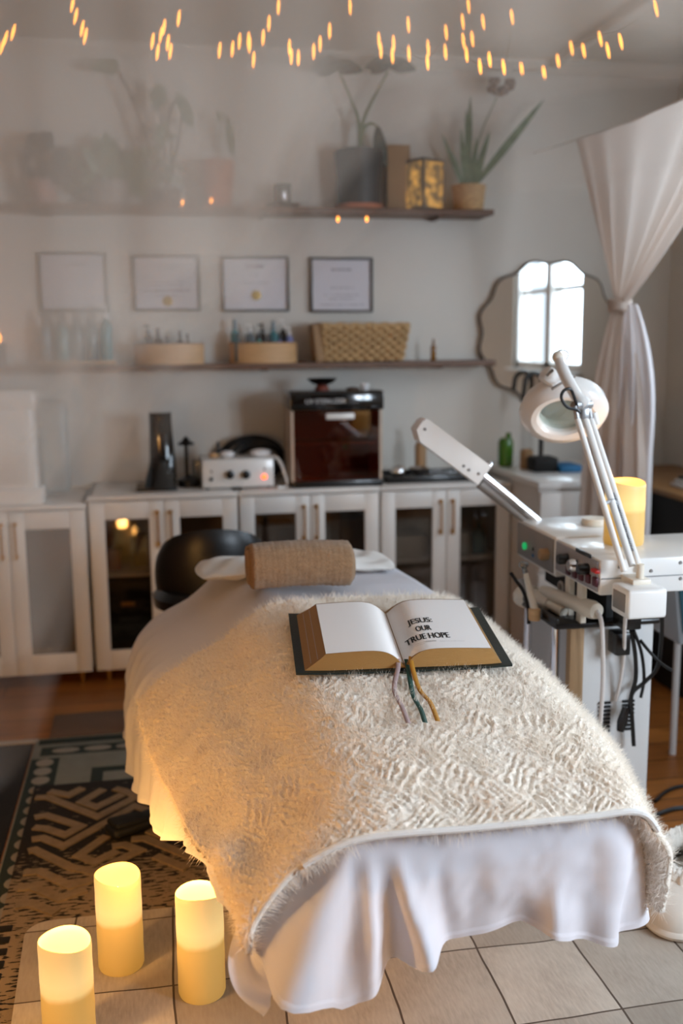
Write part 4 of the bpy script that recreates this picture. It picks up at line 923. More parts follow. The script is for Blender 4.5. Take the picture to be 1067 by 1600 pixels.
for i, (px, dy, h, r, bo, cap, pump, lab) in enumerate((
    (367, 0.01, 0.185, 0.020, 'teal', 'bluegrey', False, 'tall teal bottle at the left of the crowded round tray'), (371, -0.045, 0.125, 0.015, 'tealdark', 'black', False, 'short dark teal bottle in front at the left of the crowded tray'),
    (386, -0.05, 0.120, 0.017, 'brownglass', 'black', False, 'short brown bottle with a black cap near the front of the crowded tray'), (391, 0.02, 0.165, 0.020, 'bluegrey', 'whitegloss', True, 'grey bottle with a white pump, second along in the crowded tray'),
    (404, -0.055, 0.125, 0.018, 'green2', 'black', False, 'mint bottle with a black cap at the front of the crowded tray'), (410, 0.03, 0.165, 0.018, 'brownglass', 'black', True, 'brown pump bottle at the back middle of the crowded tray'),
    (421, -0.05, 0.120, 0.017, 'brownglass', 'black', False, 'small brown bottle right of the mint one'), (427, 0.015, 0.175, 0.020, 'teal', 'bluegrey', False, 'teal bottle right of the middle of the crowded tray'),
    (437, -0.045, 0.122, 0.017, 'purple', 'black', False, 'lilac bottle with a black cap at the front right of the crowded tray'), (442, 0.03, 0.185, 0.018, 'brownglass', 'whitegloss', True, 'brown bottle with a raised white pump at the right back of the crowded tray'),
    (452, -0.015, 0.150, 0.017, 'purple', 'whitegloss', True, 'lilac bottle with a white pump at the right of the crowded tray'))):
    bottle((kx(px, 520, 4.62+dy), 4.62+dy, LS+0.007), r, h, M[bo], M[cap], lab, g, pump)
# wicker basket
y0 = 4.535; bx0, bx1 = kx(508, 560, y0), kx(629, 560, y0); tx0, tx1 = kx(503, 510, y0), kx(639, 510, y0); zt = kz(570, 507, y0)
bk = thing('wicker_basket', ((bx0+bx1)/2, 4.61, LS), 'wicker basket with a thick woven pattern on the lower shelf', 'basket')
yb0, yb1 = 4.545, 4.68; wv = MB()
def bpt(s, k):
    """s runs round the basket, k from foot to rim"""
    X0 = bx0+(tx0-bx0)*k; X1 = bx1+(tx1-bx1)*k; Y0 = yb0-0.012*k; Y1 = yb1+0.012*k; per = [X1-X0, Y1-Y0, X1-X0, Y1-Y0]; tot = sum(per); d = (s % 1)*tot
    for i, l_ in enumerate(per):
        if d <= l_: break
        d -= l_
    p_ = [(X0+d, Y0), (X1, Y0+d), (X1-d, Y1), (X0, Y1-d)][i]; return Vector((p_[0], p_[1], LS+0.004+(zt-LS-0.01)*k)), [Vector((0, -1, 0)), Vector((1, 0, 0)), Vector((0, 1, 0)), Vector((-1, 0, 0))][i]
rowsN = 9; colsN = 42
for rI in range(rowsN):
    k = (rI+0.5)/rowsN; pts = []
    for j in range(colsN*4+1):
        p_, n_ = bpt(j/(colsN*4), k); pts.append(p_+n_*0.007*math.sin(j/4*math.pi+rI*math.pi))
    wv.tube(pts, 0.0082, 7)
build('woven_sides', wv, M['wicker'], bk)
stk = MB()
for j in range(colsN): p0, n0 = bpt(j/colsN+0.25/colsN, 0); p1, _ = bpt(j/colsN+0.25/colsN, 1); stk.tube([p0, p1], 0.005, 6)
build('stakes', stk, M['wicker'], bk)
rm = MB(); rm.tube([bpt(j/80, 1.0)[0]+Vector((0, 0, 0.004+0.003*math.sin(j*1.3))) for j in range(81)], 0.0095, 8); build('rim', rm, M['wicker'], bk)
inn = MB().prism([tuple(bpt(s, 0.72)[0]) for s in (0.001, 0.36, 0.5, 0.86)], (0, 0, 0.002)); build('contents', inn, M['liner'], bk)
build('folded_flap', MB().obox((kx(503, 520, 4.55)-0.015, 4.60, LS+0.085), (0.045, 0.12, 0.17), Matrix.Rotation(R(-6), 3, 'Y'), 0.01), M['liner'], bk)
for px, h, r, lab in ((677, 0.088, 0.0125, 'small amber glass bottle alone on the lower shelf right of the basket'),):
    bottle((kx(px, 545, 4.585), 4.585, LS), r, h*1.12, M['amber'], M['amber'], lab, None, False, 'amber_bottle')
# glowing votive at the far left
vx = kx(-4, 530, 4.62); vt = thing('votive', (vx, 4.62, LS), 'small glowing votive at the far left end of the lower shelf', 'votive')
build('glass', MB().lathe([(0.03, 0), (0.034, 0.10), (0.031, 0.10), (0.028, 0.005), (0.001, 0.004)], (vx, 4.62, LS), 20, cap=False), M['jar'], vt)
build('flame', MB().ball((vx, 4.62, LS+0.12), 0.016, sz=1.6), M['bulb'], vt)

# plants on the upper shelf
def leaf(b, base, tip, w_, droop=0.0, n=14, side=None, fold_=0.15, tipw=0.0):
    base = Vector(base); tip = Vector(tip); d = tip-base; ln = d.length; s = side or d.cross(Vector((0, -1, 0.25)));
    if s.length < 1e-5: s = Vector((1, 0, 0))
    s = s.normalized(); up = s.cross(d).normalized(); g_ = []
    for i in range(n):
        t = i/(n-1); p_ = base+d*t+Vector((0, 0, -1))*droop*ln*(t*t)-up*0.0
        ww = w_*max(0.03, math.sin(math.pi*min(1, t*0.92+0.08))**0.75); g_.append([p_-s*ww+up*ww*fold_, p_, p_+s*ww+up*ww*fold_])
    G_ = np.array([[tuple(q) for q in r_] for r_ in g_]); b.grid(G_); b.grid(G_+np.array(up)*0.0015)
def U_(px, py, y=4.60): q = ony(px, py, y); return Vector(q)
def potlathe(c, rt, rb, h, t=0.006): return MB().lathe([(rb*0.9, 0), (rb, 0.003), (rt, h), (rt-t, h), (rt-t*1.5, h-0.02), (0.001, h-0.02)], c, 30, cap=False)
# black pot with two big leaf clusters
pc = (kx(561, 300, 4.60), 4.60, US+0.012); pt = thing('potted_plant', (pc[0], pc[1], US), 'plant with two long stems topped by dark leaf clusters in a charcoal pot', 'plant')
build('saucer', MB().lathe([(0.095, 0), (0.11, 0.018), (0.105, 0.018), (0.09, 0.005), (0.001, 0.004)], (pc[0], pc[1], US), 30, cap=False), M['terra'], pt)
build('pot', potlathe(pc, 0.108, 0.095, kz(561, 236, 4.6)-pc[2]), M['pot'], pt)
zs = kz(561, 240, 4.6); build('soil', MB().lathe([(0.098, 0), (0.001, 0.006)], (pc[0], pc[1], zs-0.02), 20), M['soil'], pt)
s_ = MB(); base = U_(562, 238)
for path in ([(562, 240), (560, 190), (548, 155), (530, 112)], [(563, 240), (566, 195), (580, 160), (606, 112)], [(563, 240), (567, 205), (578, 193), (590, 198)]):
    pts = spline([U_(*p_) for p_ in path], 18); s_.tube(pts, [0.010-0.006*i/17 for i in range(18)], 8)
build('stem', s_, M['stem'], pt)
lf = MB()
for (px, py), sgn in (((526, 106), -1), ((610, 104), 1)):
    o_ = U_(px, py)
    for a in np.linspace(0, 2*math.pi, 9)[:-1]:
        leaf(lf, o_, o_+Vector((0.115*math.cos(a), 0.06*math.sin(a), 0.035+0.02*math.sin(2*a))), 0.036, 0.35)
leaf(lf, U_(590, 198), U_(604, 262), 0.02, 0.0); leaf(lf, U_(588, 200), U_(586, 250), 0.014, 0.0)
build('leaves', lf, M['leafd'], pt)
# beige canister behind
cx = kx(622, 290, 4.66); solo('canister', MB().box(cx-0.055, cx+0.05, 4.635, 4.70, US, kz(622, 226, 4.64), 0.004), M['tan'], 'plain tan card canister standing between the charcoal pot and the lantern', 'canister')
# lantern
y0 = 4.56; lx0, lxm, lx1 = kx(638, 290, y0), kx(672, 290, y0), kx(698, 290, y0); zt = kz(668, 247, y0)
ln_ = thing('lantern', ((lx0+lx1)/2, y0+0.04, US), 'square lantern of mottled gold glass glowing on the upper shelf', 'lantern')
hw = (lx1-lx0)/2; cx = (lx0+lx1)/2; rz = Matrix.Rotation(R(28), 3, 'Z'); s = hw/(math.cos(R(28))+math.sin(R(28)))*1.0
for k in range(4):
    r_ = Matrix.Rotation(R(28+90*k), 3, 'Z'); build('glass_panel', MB().obox(Vector((cx, y0+0.06, (US+zt)/2))+r_ @ Vector((0, -s+0.004, 0)), (2*s-0.014, 0.003, zt-US-0.024), r_), M['mercury'], ln_, smooth=False)
f = MB()
for k in range(4):
    r_ = Matrix.Rotation(R(28+90*k), 3, 'Z'); f.obox(Vector((cx, y0+0.06, (US+zt)/2))+r_ @ Vector((-s+0.004, -s+0.004, 0)), (0.008, 0.008, zt-US), r_)
f.obox((cx, y0+0.06, US+0.006), (2*s, 2*s, 0.012), rz, 0.002).obox((cx, y0+0.06, zt-0.006), (2*s, 2*s, 0.012), rz, 0.002)
build('metal_frame', f, M['frame'], ln_, smooth=False)
build('tea_light', MB().lathe([(0.02, 0), (0.02, 0.018), (0.004, 0.02), (0.001, 0.04)], (cx, y0+0.06, US+0.012), 14), M['bulb'], ln_)
# snake plant
pc = (kx(732, 310, 4.60), 4.60, US); pt = thing('potted_plant', pc, 'spiky plant with long upright leaves in a woven straw pot at the shelf end', 'plant')
hp = kz(732, 290, 4.6)-US; build('pot', potlathe(pc, 0.078, 0.066, hp), M['wovenpot'], pt)
build('soil', MB().lathe([(0.068, 0), (0.001, 0.004)], (pc[0], pc[1], US+hp-0.022), 20), M['soil'], pt)
lf = MB()
for b0, tp, w_ in (((728, 292), (735, 150), 0.016), ((733, 292), (728, 170), 0.014), ((722, 292), (690, 208), 0.010), ((726, 292), (720, 200), 0.012), ((740, 292), (850, 155), 0.018), ((738, 292), (765, 205), 0.015), ((735, 292), (745, 215), 0.013), ((742, 292), (758, 232), 0.012), ((724, 292), (705, 235), 0.009)):
    leaf(lf, U_(*b0, 4.60), U_(*tp, 4.59), w_, 0.0)
build('leaves', lf, M['leafg'], pt)
s_ = MB(); s_.tube(spline([U_(738, 292), U_(748, 220), U_(770, 165), U_(782, 138)], 14), 0.0025, 6); build('flower_stem', s_, M['stem'], pt)
fl_ = MB()
for k in range(14): o_ = U_(782, 138)+Vector((random.uniform(-0.07, 0.07), random.uniform(-0.02, 0.02), random.uniform(-0.025, 0.03))); fl_.ball(o_, 0.016, 8, 5)
build('flower_head', fl_, mat('dry_flowers', '8d7f78', 0.9), pt)
# glass votive and dish
vx = kx(440, 300, 4.6); solo('dish', MB().lathe([(0.03, 0), (0.085, 0.018), (0.08, 0.019), (0.03, 0.006), (0.001, 0.005)], (vx, 4.60, US), 26, cap=False), M['pot'], 'small dark dish on the upper shelf left of the charcoal pot', 'dish')
solo('glass_votive', MB().lathe([(0.035, 0), (0.04, 0.01), (0.04, 0.095), (0.037, 0.095), (0.036, 0.012), (0.001, 0.01)], (vx, 4.60, US+0.0065), 24, cap=False), M['jar'], 'clear glass votive standing in the small dark dish', 'votive')
# terracotta pot with a drooping leaf
pc = (kx(340, 300, 4.6), 4.60, US); pt = thing('potted_plant', pc, 'terracotta pot with one thin drooping leaf on the upper shelf', 'plant')
hp = kz(340, 252, 4.6)-US; build('pot', potlathe(pc, 0.075, 0.058, hp), M['terra'], pt); build('soil', MB().lathe([(0.064, 0), (0.001, 0.004)], (pc[0], pc[1], US+hp-0.022), 20), M['soil'], pt)
s_ = MB(); s_.tube(spline([U_(342, 255), U_(345, 200), U_(348, 178), U_(356, 185)], 14), 0.003, 6); build('stem', s_, M['stem'], pt)
lf = MB(); leaf(lf, U_(356, 185), U_(363, 245), 0.018); leaf(lf, U_(345, 192), U_(338, 172), 0.012); build('leaves', lf, M['leafm'], pt)
# tall plant
pc = (kx(262, 310, 4.62), 4.62, US); pt = thing('potted_plant', pc, 'tall thin stemmed plant reaching towards the ceiling, left of the terracotta pot', 'plant')
build('pot', potlathe(pc, 0.058, 0.045, 0.075), mat('brown_pot', '5a4438', 0.7), pt); build('soil', MB().lathe([(0.048, 0), (0.001, 0.004)], (pc[0], pc[1], US+0.054), 20), M['soil'], pt)
s_ = MB()
for path in ([(262, 290), (256, 220), (250, 165), (248, 140)], [(264, 290), (268, 230), (262, 190), (275, 155)], [(260, 290), (232, 225), (205, 150), (180, 104)], [(266, 290), (272, 250), (282, 200), (286, 172)]): s_.tube(spline([U_(*q, 4.61) for q in path], 14), 0.006, 7)
build('stem', s_, mat('brown_stem', '6d5a48', 0.8), pt)
lf = MB()
for a, b_, w_ in (((246, 130), (252, 168), 0.03), ((240, 142), (246, 172), 0.022), ((276, 146), (302, 196), 0.026), ((284, 168), (300, 200), 0.02), ((185, 100), (140, 106), 0.03), ((182, 104), (160, 112), 0.03), ((260, 190), (255, 225), 0.016)): leaf(lf, U_(*a, 4.6), U_(*b_, 4.6), w_)
for k in range(26):
    o_ = U_(262+random.uniform(-20, 14), 235+random.uniform(-45, 60), 4.6); leaf(lf, o_, o_+Vector((random.uniform(-0.05, 0.05), random.uniform(-0.04, 0.02), random.uniform(-0.05, 0.04))), 0.01)
build('leaves', lf, M['leafm'], pt)
# broad bushy plant
pc = (kx(172, 310, 4.6), 4.60, US); pt = thing('potted_plant', pc, 'broad bushy plant with many leaves spilling over its grey pot', 'plant')
build('pot', potlathe(pc, 0.09, 0.07, 0.10), M['grey'], pt); build('soil', MB().lathe([(0.078, 0), (0.001, 0.004)], (pc[0], pc[1], US+0.078), 20), M['soil'], pt)
lf = MB()
for k in range(46):
    a = random.uniform(0, 2*math.pi); e = random.uniform(-0.3, 1.2); ln2 = random.uniform(0.09, 0.24); o_ = Vector((pc[0]+0.03*math.cos(a), 4.60+0.02*math.sin(a), US+0.10)); leaf(lf, o_, o_+Vector((ln2*math.cos(a)*0.85, 0.05*math.sin(a), ln2*math.sin(e)+0.02)), random.uniform(0.022, 0.036), 0.25)
for tp in ((165, 205), (150, 212), (178, 215), (125, 228), (205, 262)): leaf(lf, Vector((pc[0], 4.6, US+0.1)), U_(*tp, 4.6), 0.036, 0.0)
build('leaves', lf, M['leafm'], pt)
# round topiary in a pink pot
pc = (kx(68, 310, 4.6), 4.60, US); pt = thing('potted_plant', pc, 'round dark leafed plant in a dusty pink pot at the left of the upper shelf', 'plant')
build('pot', potlathe(pc, 0.062, 0.05, 0.10), M['pinkpot'], pt); build('soil', MB().lathe([(0.05, 0), (0.001, 0.004)], (pc[0], pc[1], US+0.078), 20), M['soil'], pt)
lf = MB(); o0 = U_(68, 256, 4.6)
for k in range(90):
    d = Vector((random.gauss(0, 1), random.gauss(0, 1)*0.7, random.gauss(0, 1))).normalized(); p_ = o0+Vector((d.x*0.06, d.y*0.05, d.z*0.085)); leaf(lf, p_, p_+Vector((d.x*0.05, d.y*0.03, d.z*0.05)), 0.02, 0.0, 6)
lf.tube([(pc[0], 4.6, US+0.08), o0], 0.008, 7)
build('leaves', lf, mat('slate_leaf', '3d4346', 0.6), pt)

# ------------------------------------------------------------------ mirror
my = WY-0.03; mc = ony(857, 519, my); ax_ = kx(962, 519, my)-mc[0]; az = kz(857, 409, my)-mc[2]
def scal(k, sc_=1.0): 
    n_ = 12; a = 2*math.pi*k; r = 1+0.032*math.cos(n_*a+math.pi)
    return (mc[0]+ax_*0.985*sc_*r*math.cos(a), mc[2]+az*sc_*r*math.sin(a))
mr = thing('scalloped_mirror', (mc[0], my, mc[2]-az), 'oval wall mirror with a thin wavy dark frame reflecting the window', 'mirror')
gl = MB().prism([(scal(k/240)[0], my+0.002, scal(k/240)[1]) for k in range(240)], (0, 0.02, 0)); build('mirror_glass', gl, M['mirror'], mr, smooth=False)
fm = MB(); fm.tube([(scal(k/240)[0], my+0.006, scal(k/240)[1]) for k in range(241)], 0.0055, 8); build('frame', fm, M['frame'], mr)

# ------------------------------------------------------------------ vanity with tap
vy0 = 3.96; vx0, vx1 = 1.56, kx(998, 800, vy0); vz = 0.848
va = thing('vanity', ((vx0+vx1)/2, 4.35, 0), 'white vanity cabinet with a drawer front below the mirror', 'vanity')
build('carcass', MB().box(vx0, vx1, vy0+0.02, WY-0.02, 0.06, vz-0.03, 0.003), M['white'], va)
build('top', MB().box(vx0-0.008, vx1+0.008, vy0-0.004, WY-0.016, vz-0.03, vz, 0.005), M['whitegloss'], va)
for z0_, z1 in ((0.47, 0.805), (0.08, 0.46)):
    build('drawer_front', MB().box(vx0+0.004, vx1-0.004, vy0, vy0+0.02, z0_, z1, 0.003), M['white'], va)
TY = 4.62; fx = kx(835, 690, TY)
tp = thing('tap', (fx, TY, vz), 'black arched tap on the vanity in front of the mirror', 'tap')
z_t = kz(830, 583, TY); xl = kx(820, 620, TY); xr = kx(847, 620, TY); rr = (xr-xl)/2; zc_ = z_t-rr
pts = [(xr, TY, vz)]+[(xr, TY, vz+(zc_-vz)*k) for k in (0.3, 0.6, 0.9)]+[((xl+xr)/2+rr*math.cos(a), TY, zc_+rr*math.sin(a)) for a in np.linspace(0, math.pi, 14)]+[(xl-0.006, TY, zc_-0.05), (xl-0.012, TY, kz(822, 628, TY))]
build('spout', MB().tube(pts, 0.011, 12), M['black'], tp); build('base', MB().lathe([(0.025, 0), (0.022, 0.02), (0.014, 0.03)], (xr, TY, vz), 20), M['black'], tp)
gx = kx(790, 700, 4.50)
gb = thing('green_jar', (gx, 4.50, vz), 'rounded green glass bottle on the left of the vanity top', 'bottle')
build('glass', MB().lathe([(0.028, 0), (0.034, 0.006), (0.036, 0.07), (0.035, 0.115), (0.026, 0.132), (0.012, 0.135)], (gx, 4.50, vz), 24), M['green'], gb)
build('cap', MB().lathe([(0.012, 0.134), (0.012, 0.155), (0.004, 0.157)], (gx+0.012, 4.50, vz), 14), M['green'], gb)
solo('wash_bag', MB().box(kx(836, 705, 4.25), kx(874, 705, 4.25), 4.25, 4.36, vz, vz+0.065, 0.012), M['matteblack'], 'black pouch on the vanity top below the lamp head', 'pouch')
solo('folded_cloth', MB().box(kx(876, 708, 4.22), kx(912, 708, 4.22), 4.22, 4.36, vz, vz+0.032, 0.012), M['blue'], 'folded blue cloth on the vanity beside the black pouch', 'cloth')
solo('canister', MB().lathe([(0.03, 0), (0.03, 0.08), (0.02, 0.09)], (kx(823, 705, 4.4), 4.4, vz), 18), M['tan'], 'small tan canister on the vanity left of the black pouch', 'canister')

# black side cabinet at the right
sbx = vx1+0.02
sb_ = thing('side_cabinet', (2.2, 4.1, 0), 'black side cabinet with a wooden top edge against the right wall', 'cabinet')
build('carcass', MB().box(sbx+0.03, WX-0.02, 3.62, 4.55, 0.0, 0.80, 0.004), M['matteblack'], sb_)
build('top', MB().box(sbx, WX-0.02, 3.58, 4.57, 0.80, 0.822, 0.004), mat('brown_board', '8a6238', 0.5), sb_)
for i, (z, m_, lab) in enumerate(((0.822, 'lgrey', 'pale grey magazine on the black side cabinet, bottom of the stack'), (0.838, 'lgrey', 'white magazine in the middle of the stack on the black side cabinet'), (0.852, 'black', 'black folder topmost on the stack on the black side cabinet'))):
    solo('magazine', MB().obox((2.26+0.01*i, 3.80, z+0.0075), (0.30-0.02*i, 0.22, 0.014), Matrix.Rotation(R(6*i-4), 3, 'Z'), 0.003), M[m_], lab, 'magazine', 'magazines on the black side cabinet')

# ------------------------------------------------------------------ stool behind the bed head
st = thing('salon_stool', (0.17, 3.62, 0), 'black leather stool with a curved backrest behind the head of the bed', 'stool')
P0 = 3.46; g_ = []
xl, xr_, zl, zt_ = kx(249, 880, P0), kx(418, 870, P0), kz(255, 925, P0), kz(330, 829, P0)
n = 40
def bp_(u, k, th):
    a = R(-78)+R(156)*u; x = (xl+xr_)/2+(xr_-xl)/2*math.sin(a)/math.sin(R(78)); y = P0+0.02+0.15*(1-math.cos(a)); h = (math.cos(a*1.02)**0.5 if math.cos(a*1.02) > 0 else 0)
    ztop = zl+0.02+(zt_-zl-0.02)*max(0.0, h)**0.9; z = zl-0.03+(ztop-zl+0.03)*k
    return (x+th*math.sin(a), y-th*math.cos(a), z)
out_ = []
for u in np.linspace(0, 1, n):
    r_ = []
    for k in np.linspace(0, 1, 10): r_.append(bp_(u, k, 0.018*math.sin(math.pi*min(1, 0.15+k*0.85))**0.5))
    for k in np.linspace(1, 0, 10): r_.append(bp_(u, k, -0.018*math.sin(math.pi*min(1, 0.15+k*0.85))**0.5))
    out_.append(r_)
bm_ = MB().grid(np.array(out_), wrap=True); bm_.f.append(tuple(range(20))); bm_.f.append(tuple(range((n-1)*20, n*20)))
build('backrest', bm_, M['leather'], st, angle=60)
build('seat', MB().lathe([(0.16, 0), (0.19, 0.015), (0.195, 0.05), (0.17, 0.075), (0.001, 0.08)], (0.17, 3.60, 0.50), 36), M['leather'], st)
build('back_support', MB().tube(spline([(0.17, 3.60, 0.51), (0.17, 3.51, 0.53), (0.17, 3.475, 0.62), (0.17, 3.49, 0.70)], 12), 0.014), M['chrome'], st)
build('gas_post', MB().tube([(0.17, 3.62, 0.12), (0.17, 3.62, 0.5)], 0.025), M['chrome'], st)
for k in range(5):
    a = 2*math.pi*k/5+0.3; e = (0.17+0.23*math.cos(a), 3.68+0.23*math.sin(a)*0.9, 0.07)
    lg = build('leg', MB().tube([(0.17, 3.62, 0.13), e], [0.02, 0.014]), M['chrome'], st)
    build('caster', MB().lathe([(0.024, -0.01), (0.026, 0), (0.024, 0.01)], (e[0], e[1], 0.031), 16, rot=Matrix.Rotation(R(90), 3, 'X')), M['rubber'], lg)

# ------------------------------------------------------------------ facial machine on its trolley
mz = 0.888; mx0 = 1.10
mach = thing('facial_machine', (1.22, 2.65, 0), 'white multi control facial machine on a grey cabinet column beside the bed', 'machine')
colA = MB().box(1.105, 1.325, 2.50, 2.86, 0.006, 0.6755, 0.012, 3); build('column', colA, M['lgrey'], mach)
vn = MB()
for i in range(8):
    for xo in (1.168, 1.238): vn.box(xo, xo+0.034, 2.494, 2.502, 0.372+i*0.0115, 0.378+i*0.0115)
build('vent_slots', vn, M['matteblack'], mach, smooth=False)
build('tool_tray', MB().box(1.03, 1.33, 2.48, 2.80, 0.675, 0.69, 0.005).box(1.03, 1.04, 2.48, 2.80, 0.69, 0.705, 0.003), M['black'], mach)
build('back_panel', MB().box(1.19, 1.33, 2.52, 2.96, 0.69, 0.79), M['matteblack'], mach)
build('post', MB().tube([(1.06, 2.76, 0.03), (1.06, 2.76, 0.68)], 0.012), M['chrome'], mach)
build('post', MB().tube([(1.06, 2.55, 0.03), (1.06, 2.55, 0.68)], 0.012), M['chrome'], mach)
build('foot_plate', MB().box(1.0, 1.36, 2.46, 2.90, 0.006, 0.04, 0.008), M['lgrey'], mach)
# unit A at the back, unit B at the front
ua = build('control_unit', MB().box(1.095, 1.345, 2.652, 2.955, 0.775, mz+0.004, 0.007), M['whitegloss'], mach)
ub = build('control_unit', MB().box(1.095, 1.62, 2.36, 2.648, 0.795, mz, 0.007), M['whitegloss'], mach)
build('face_panel', MB().box(1.090, 1.096, 2.662, 2.945, 0.785, mz-0.006, 0.002), M['grey'], ua)
build('face_panel', MB().box(1.090, 1.096, 2.368, 2.640, 0.803, mz-0.006, 0.002), mat('silver_panel', '9a979a', 0.4, 0.3), ub)
RX_ = Matrix.Rotation(R(-90), 3, 'Y')
def knob(px, py, r, dpt, m_, par, name='knob', x=1.09):
    q = onx(px, py, x); return build(name, MB().lathe([(r, 0), (r, dpt*0.8), (r*0.8, dpt)], tuple(q), 18, rot=RX_), m_, par)
knob(821, 853, 0.011, 0.008, M['led_green'], ua, 'indicator_light'); knob(855, 866, 0.017, 0.024, M['tan'], ua)
knob(833, 858, 0.005, 0.003, M['black'], ua, 'jack'); knob(833, 868, 0.005, 0.003, M['blue'], ua, 'jack')
for px, py, r, m_ in ((886, 873, 0.015, 'black'), (903, 883, 0.017, 'chrome'), (918, 889, 0.015, 'black')): knob(px, py, r, 0.028, M[m_], ub)
for px, py in ((888, 891), (898, 896), (908, 900), (919, 904), (930, 909)):
    q = onx(px, py, 1.088); build('rocker_switch', MB().box(1.083, 1.092, q[1]-0.012, q[1]+0.012, q[2]-0.012, q[2]+0.012, 0.003), M['darkred'], ub)
q = onx(930, 892, 1.085); build('power_switch', MB().box(1.078, 1.092, q[1]-0.016, q[1]+0.016, q[2]-0.005, q[2]+0.005, 0.003), M['red'], ub)
q = onx(911, 864, 1.088); build('display', MB().box(1.086, 1.092, q[1]-0.045, q[1]+0.045, q[2]-0.005, q[2]+0.005, 0.001), M['black'], ub)
for px, py in ((968, 886), (1017, 892), (1063, 879), (1063, 904)):
    q = ony(px, py, 2.36); build('screw', MB().lathe([(0.005, 0), (0.004, 0.003)], tuple(q), 10, rot=Matrix.Rotation(R(90), 3, 'X')), M['grey'], ub)
build('seam', MB().box(1.10, 1.62, 2.3585, 2.361, 0.838, 0.841), M['steel'], ub)
for y in (2.56, 2.48): build('bracket', MB().box(1.10, 1.115, y, y+0.03, 0.69, 0.797), M['cream'], mach)
sol = MB(); lx_ = 1.14
q = onz(930, 822, mz); solo('jar_lid', MB().lathe([(0.04, 0), (0.042, 0.006), (0.038, 0.02), (0.01, 0.022)], (q[0], q[1], mz+0.0045), 24), M['cream'], 'cream round lid on top of the facial machine', 'lid')
cm = candle((1.245, 2.545, mz+0.0005), 0.0535, 0.178, 'lit pillar candle on top of the white facial machine', 2.6, None, 0.6)

# tools on the tray
def T(px, py, y): return tuple(ony(px, py, y))
hp1 = thing('ultrasonic_handpiece', T(870, 945, 2.6), 'cream tubular handpiece lying across the black tool tray', 'handpiece')
a = Vector(T(848, 923, 2.68)); b_ = Vector(T(932, 955, 2.43)); build('handle', MB().tube([a, a+(b_-a)*0.1, a+(b_-a)*0.6, a+(b_-a)*0.92, b_], [0.014, 0.018, 0.02, 0.025, 0.021], 18), M['cream'], hp1)
cd1 = MB(); cd1.tube(spline([b_, T(938, 966, 2.42), T(941, 990, 2.42), T(942, 1060, 2.42), T(938, 1130, 2.42)], 30), 0.006, 8); build('cord', cd1, M['wcable'], hp1)
hp2 = thing('suction_handpiece', T(830, 930, 2.72), 'cream round headed handpiece standing beside the tubular one on the tray', 'handpiece')
o_ = Vector(T(824, 932, 2.76)); build('body', MB().ball(o_, 0.043, 20, 12, 1.0, 1.0, 0.8), M['cream'], hp2)
build('nozzle', MB().tube([Vector(T(838, 938, 2.70)), Vector(T(862, 946, 2.63))], [0.034, 0.026], 16), M['cream'], hp2)
build('tip', MB().tube([Vector(T(858, 944, 2.62)), Vector(T(881, 957, 2.56))], [0.013, 0.015], 14), M['cream'], hp2)
br_ = thing('spray_applicator', T(834, 965, 2.6), 'slim cream applicator with a clear glass tip standing at the tray edge', 'applicator')
a = Vector(T(835, 952, 2.58)); b_ = Vector(T(821, 896, 2.62)); build('shaft', MB().tube([a, b_], [0.011, 0.008], 12), M['cream'], br_)
build('cup', MB().lathe([(0.016, 0), (0.017, 0.03), (0.012, 0.034)], (a[0], a[1], a[2]-0.03), 16), M['ply'], br_)
build('glass_tip', MB().tube([b_, Vector(T(818, 886, 2.62))], [0.008, 0.006], 10).lathe([(0.006, 0), (0.014, 0.008), (0.013, 0.016), (0.004, 0.02)], T(818, 888, 2.62), 14), M['jar'], br_)
bc = MB(); bc.tube(spline([T(798, 895, 2.66), T(808, 910, 2.64), T(818, 925, 2.62), T(825, 950, 2.60), T(826, 975, 2.58)], 20), 0.005, 8); solo('thin_hose', bc, M['cable'], 'thin black hose curving past the applicator at the tray edge', 'hose')
solo('silver_tube', MB().tube([T(812, 905, 2.7), T(823, 928, 2.68)], 0.011, 12), M['steel'], 'short grey metal tube leaning behind the applicator', 'tube')
rg = thing('ring_electrode', T(877, 915, 2.66), 'small ring shaped electrode hanging under the control units', 'electrode')
q = Vector(T(876, 918, 2.66)); build('ring', MB().tube([q+Vector((0, 0.014*math.cos(a), 0.016*math.sin(a))) for a in np.linspace(0, 2*math.pi, 20)], 0.004, 8), M['wcable'], rg)
build('holder', MB().box(q.x-0.01, q.x+0.012, q.y-0.012, q.y+0.012, q.z-0.035, q.z-0.016, 0.003), M['tealdark'], rg)
solo('wood_block', MB().box(1.075, 1.115, 2.485, 2.515, 0.42, 0.6745, 0.003), M['tan'], 'upright tan wooden block under the tray left of the grey column', 'block')

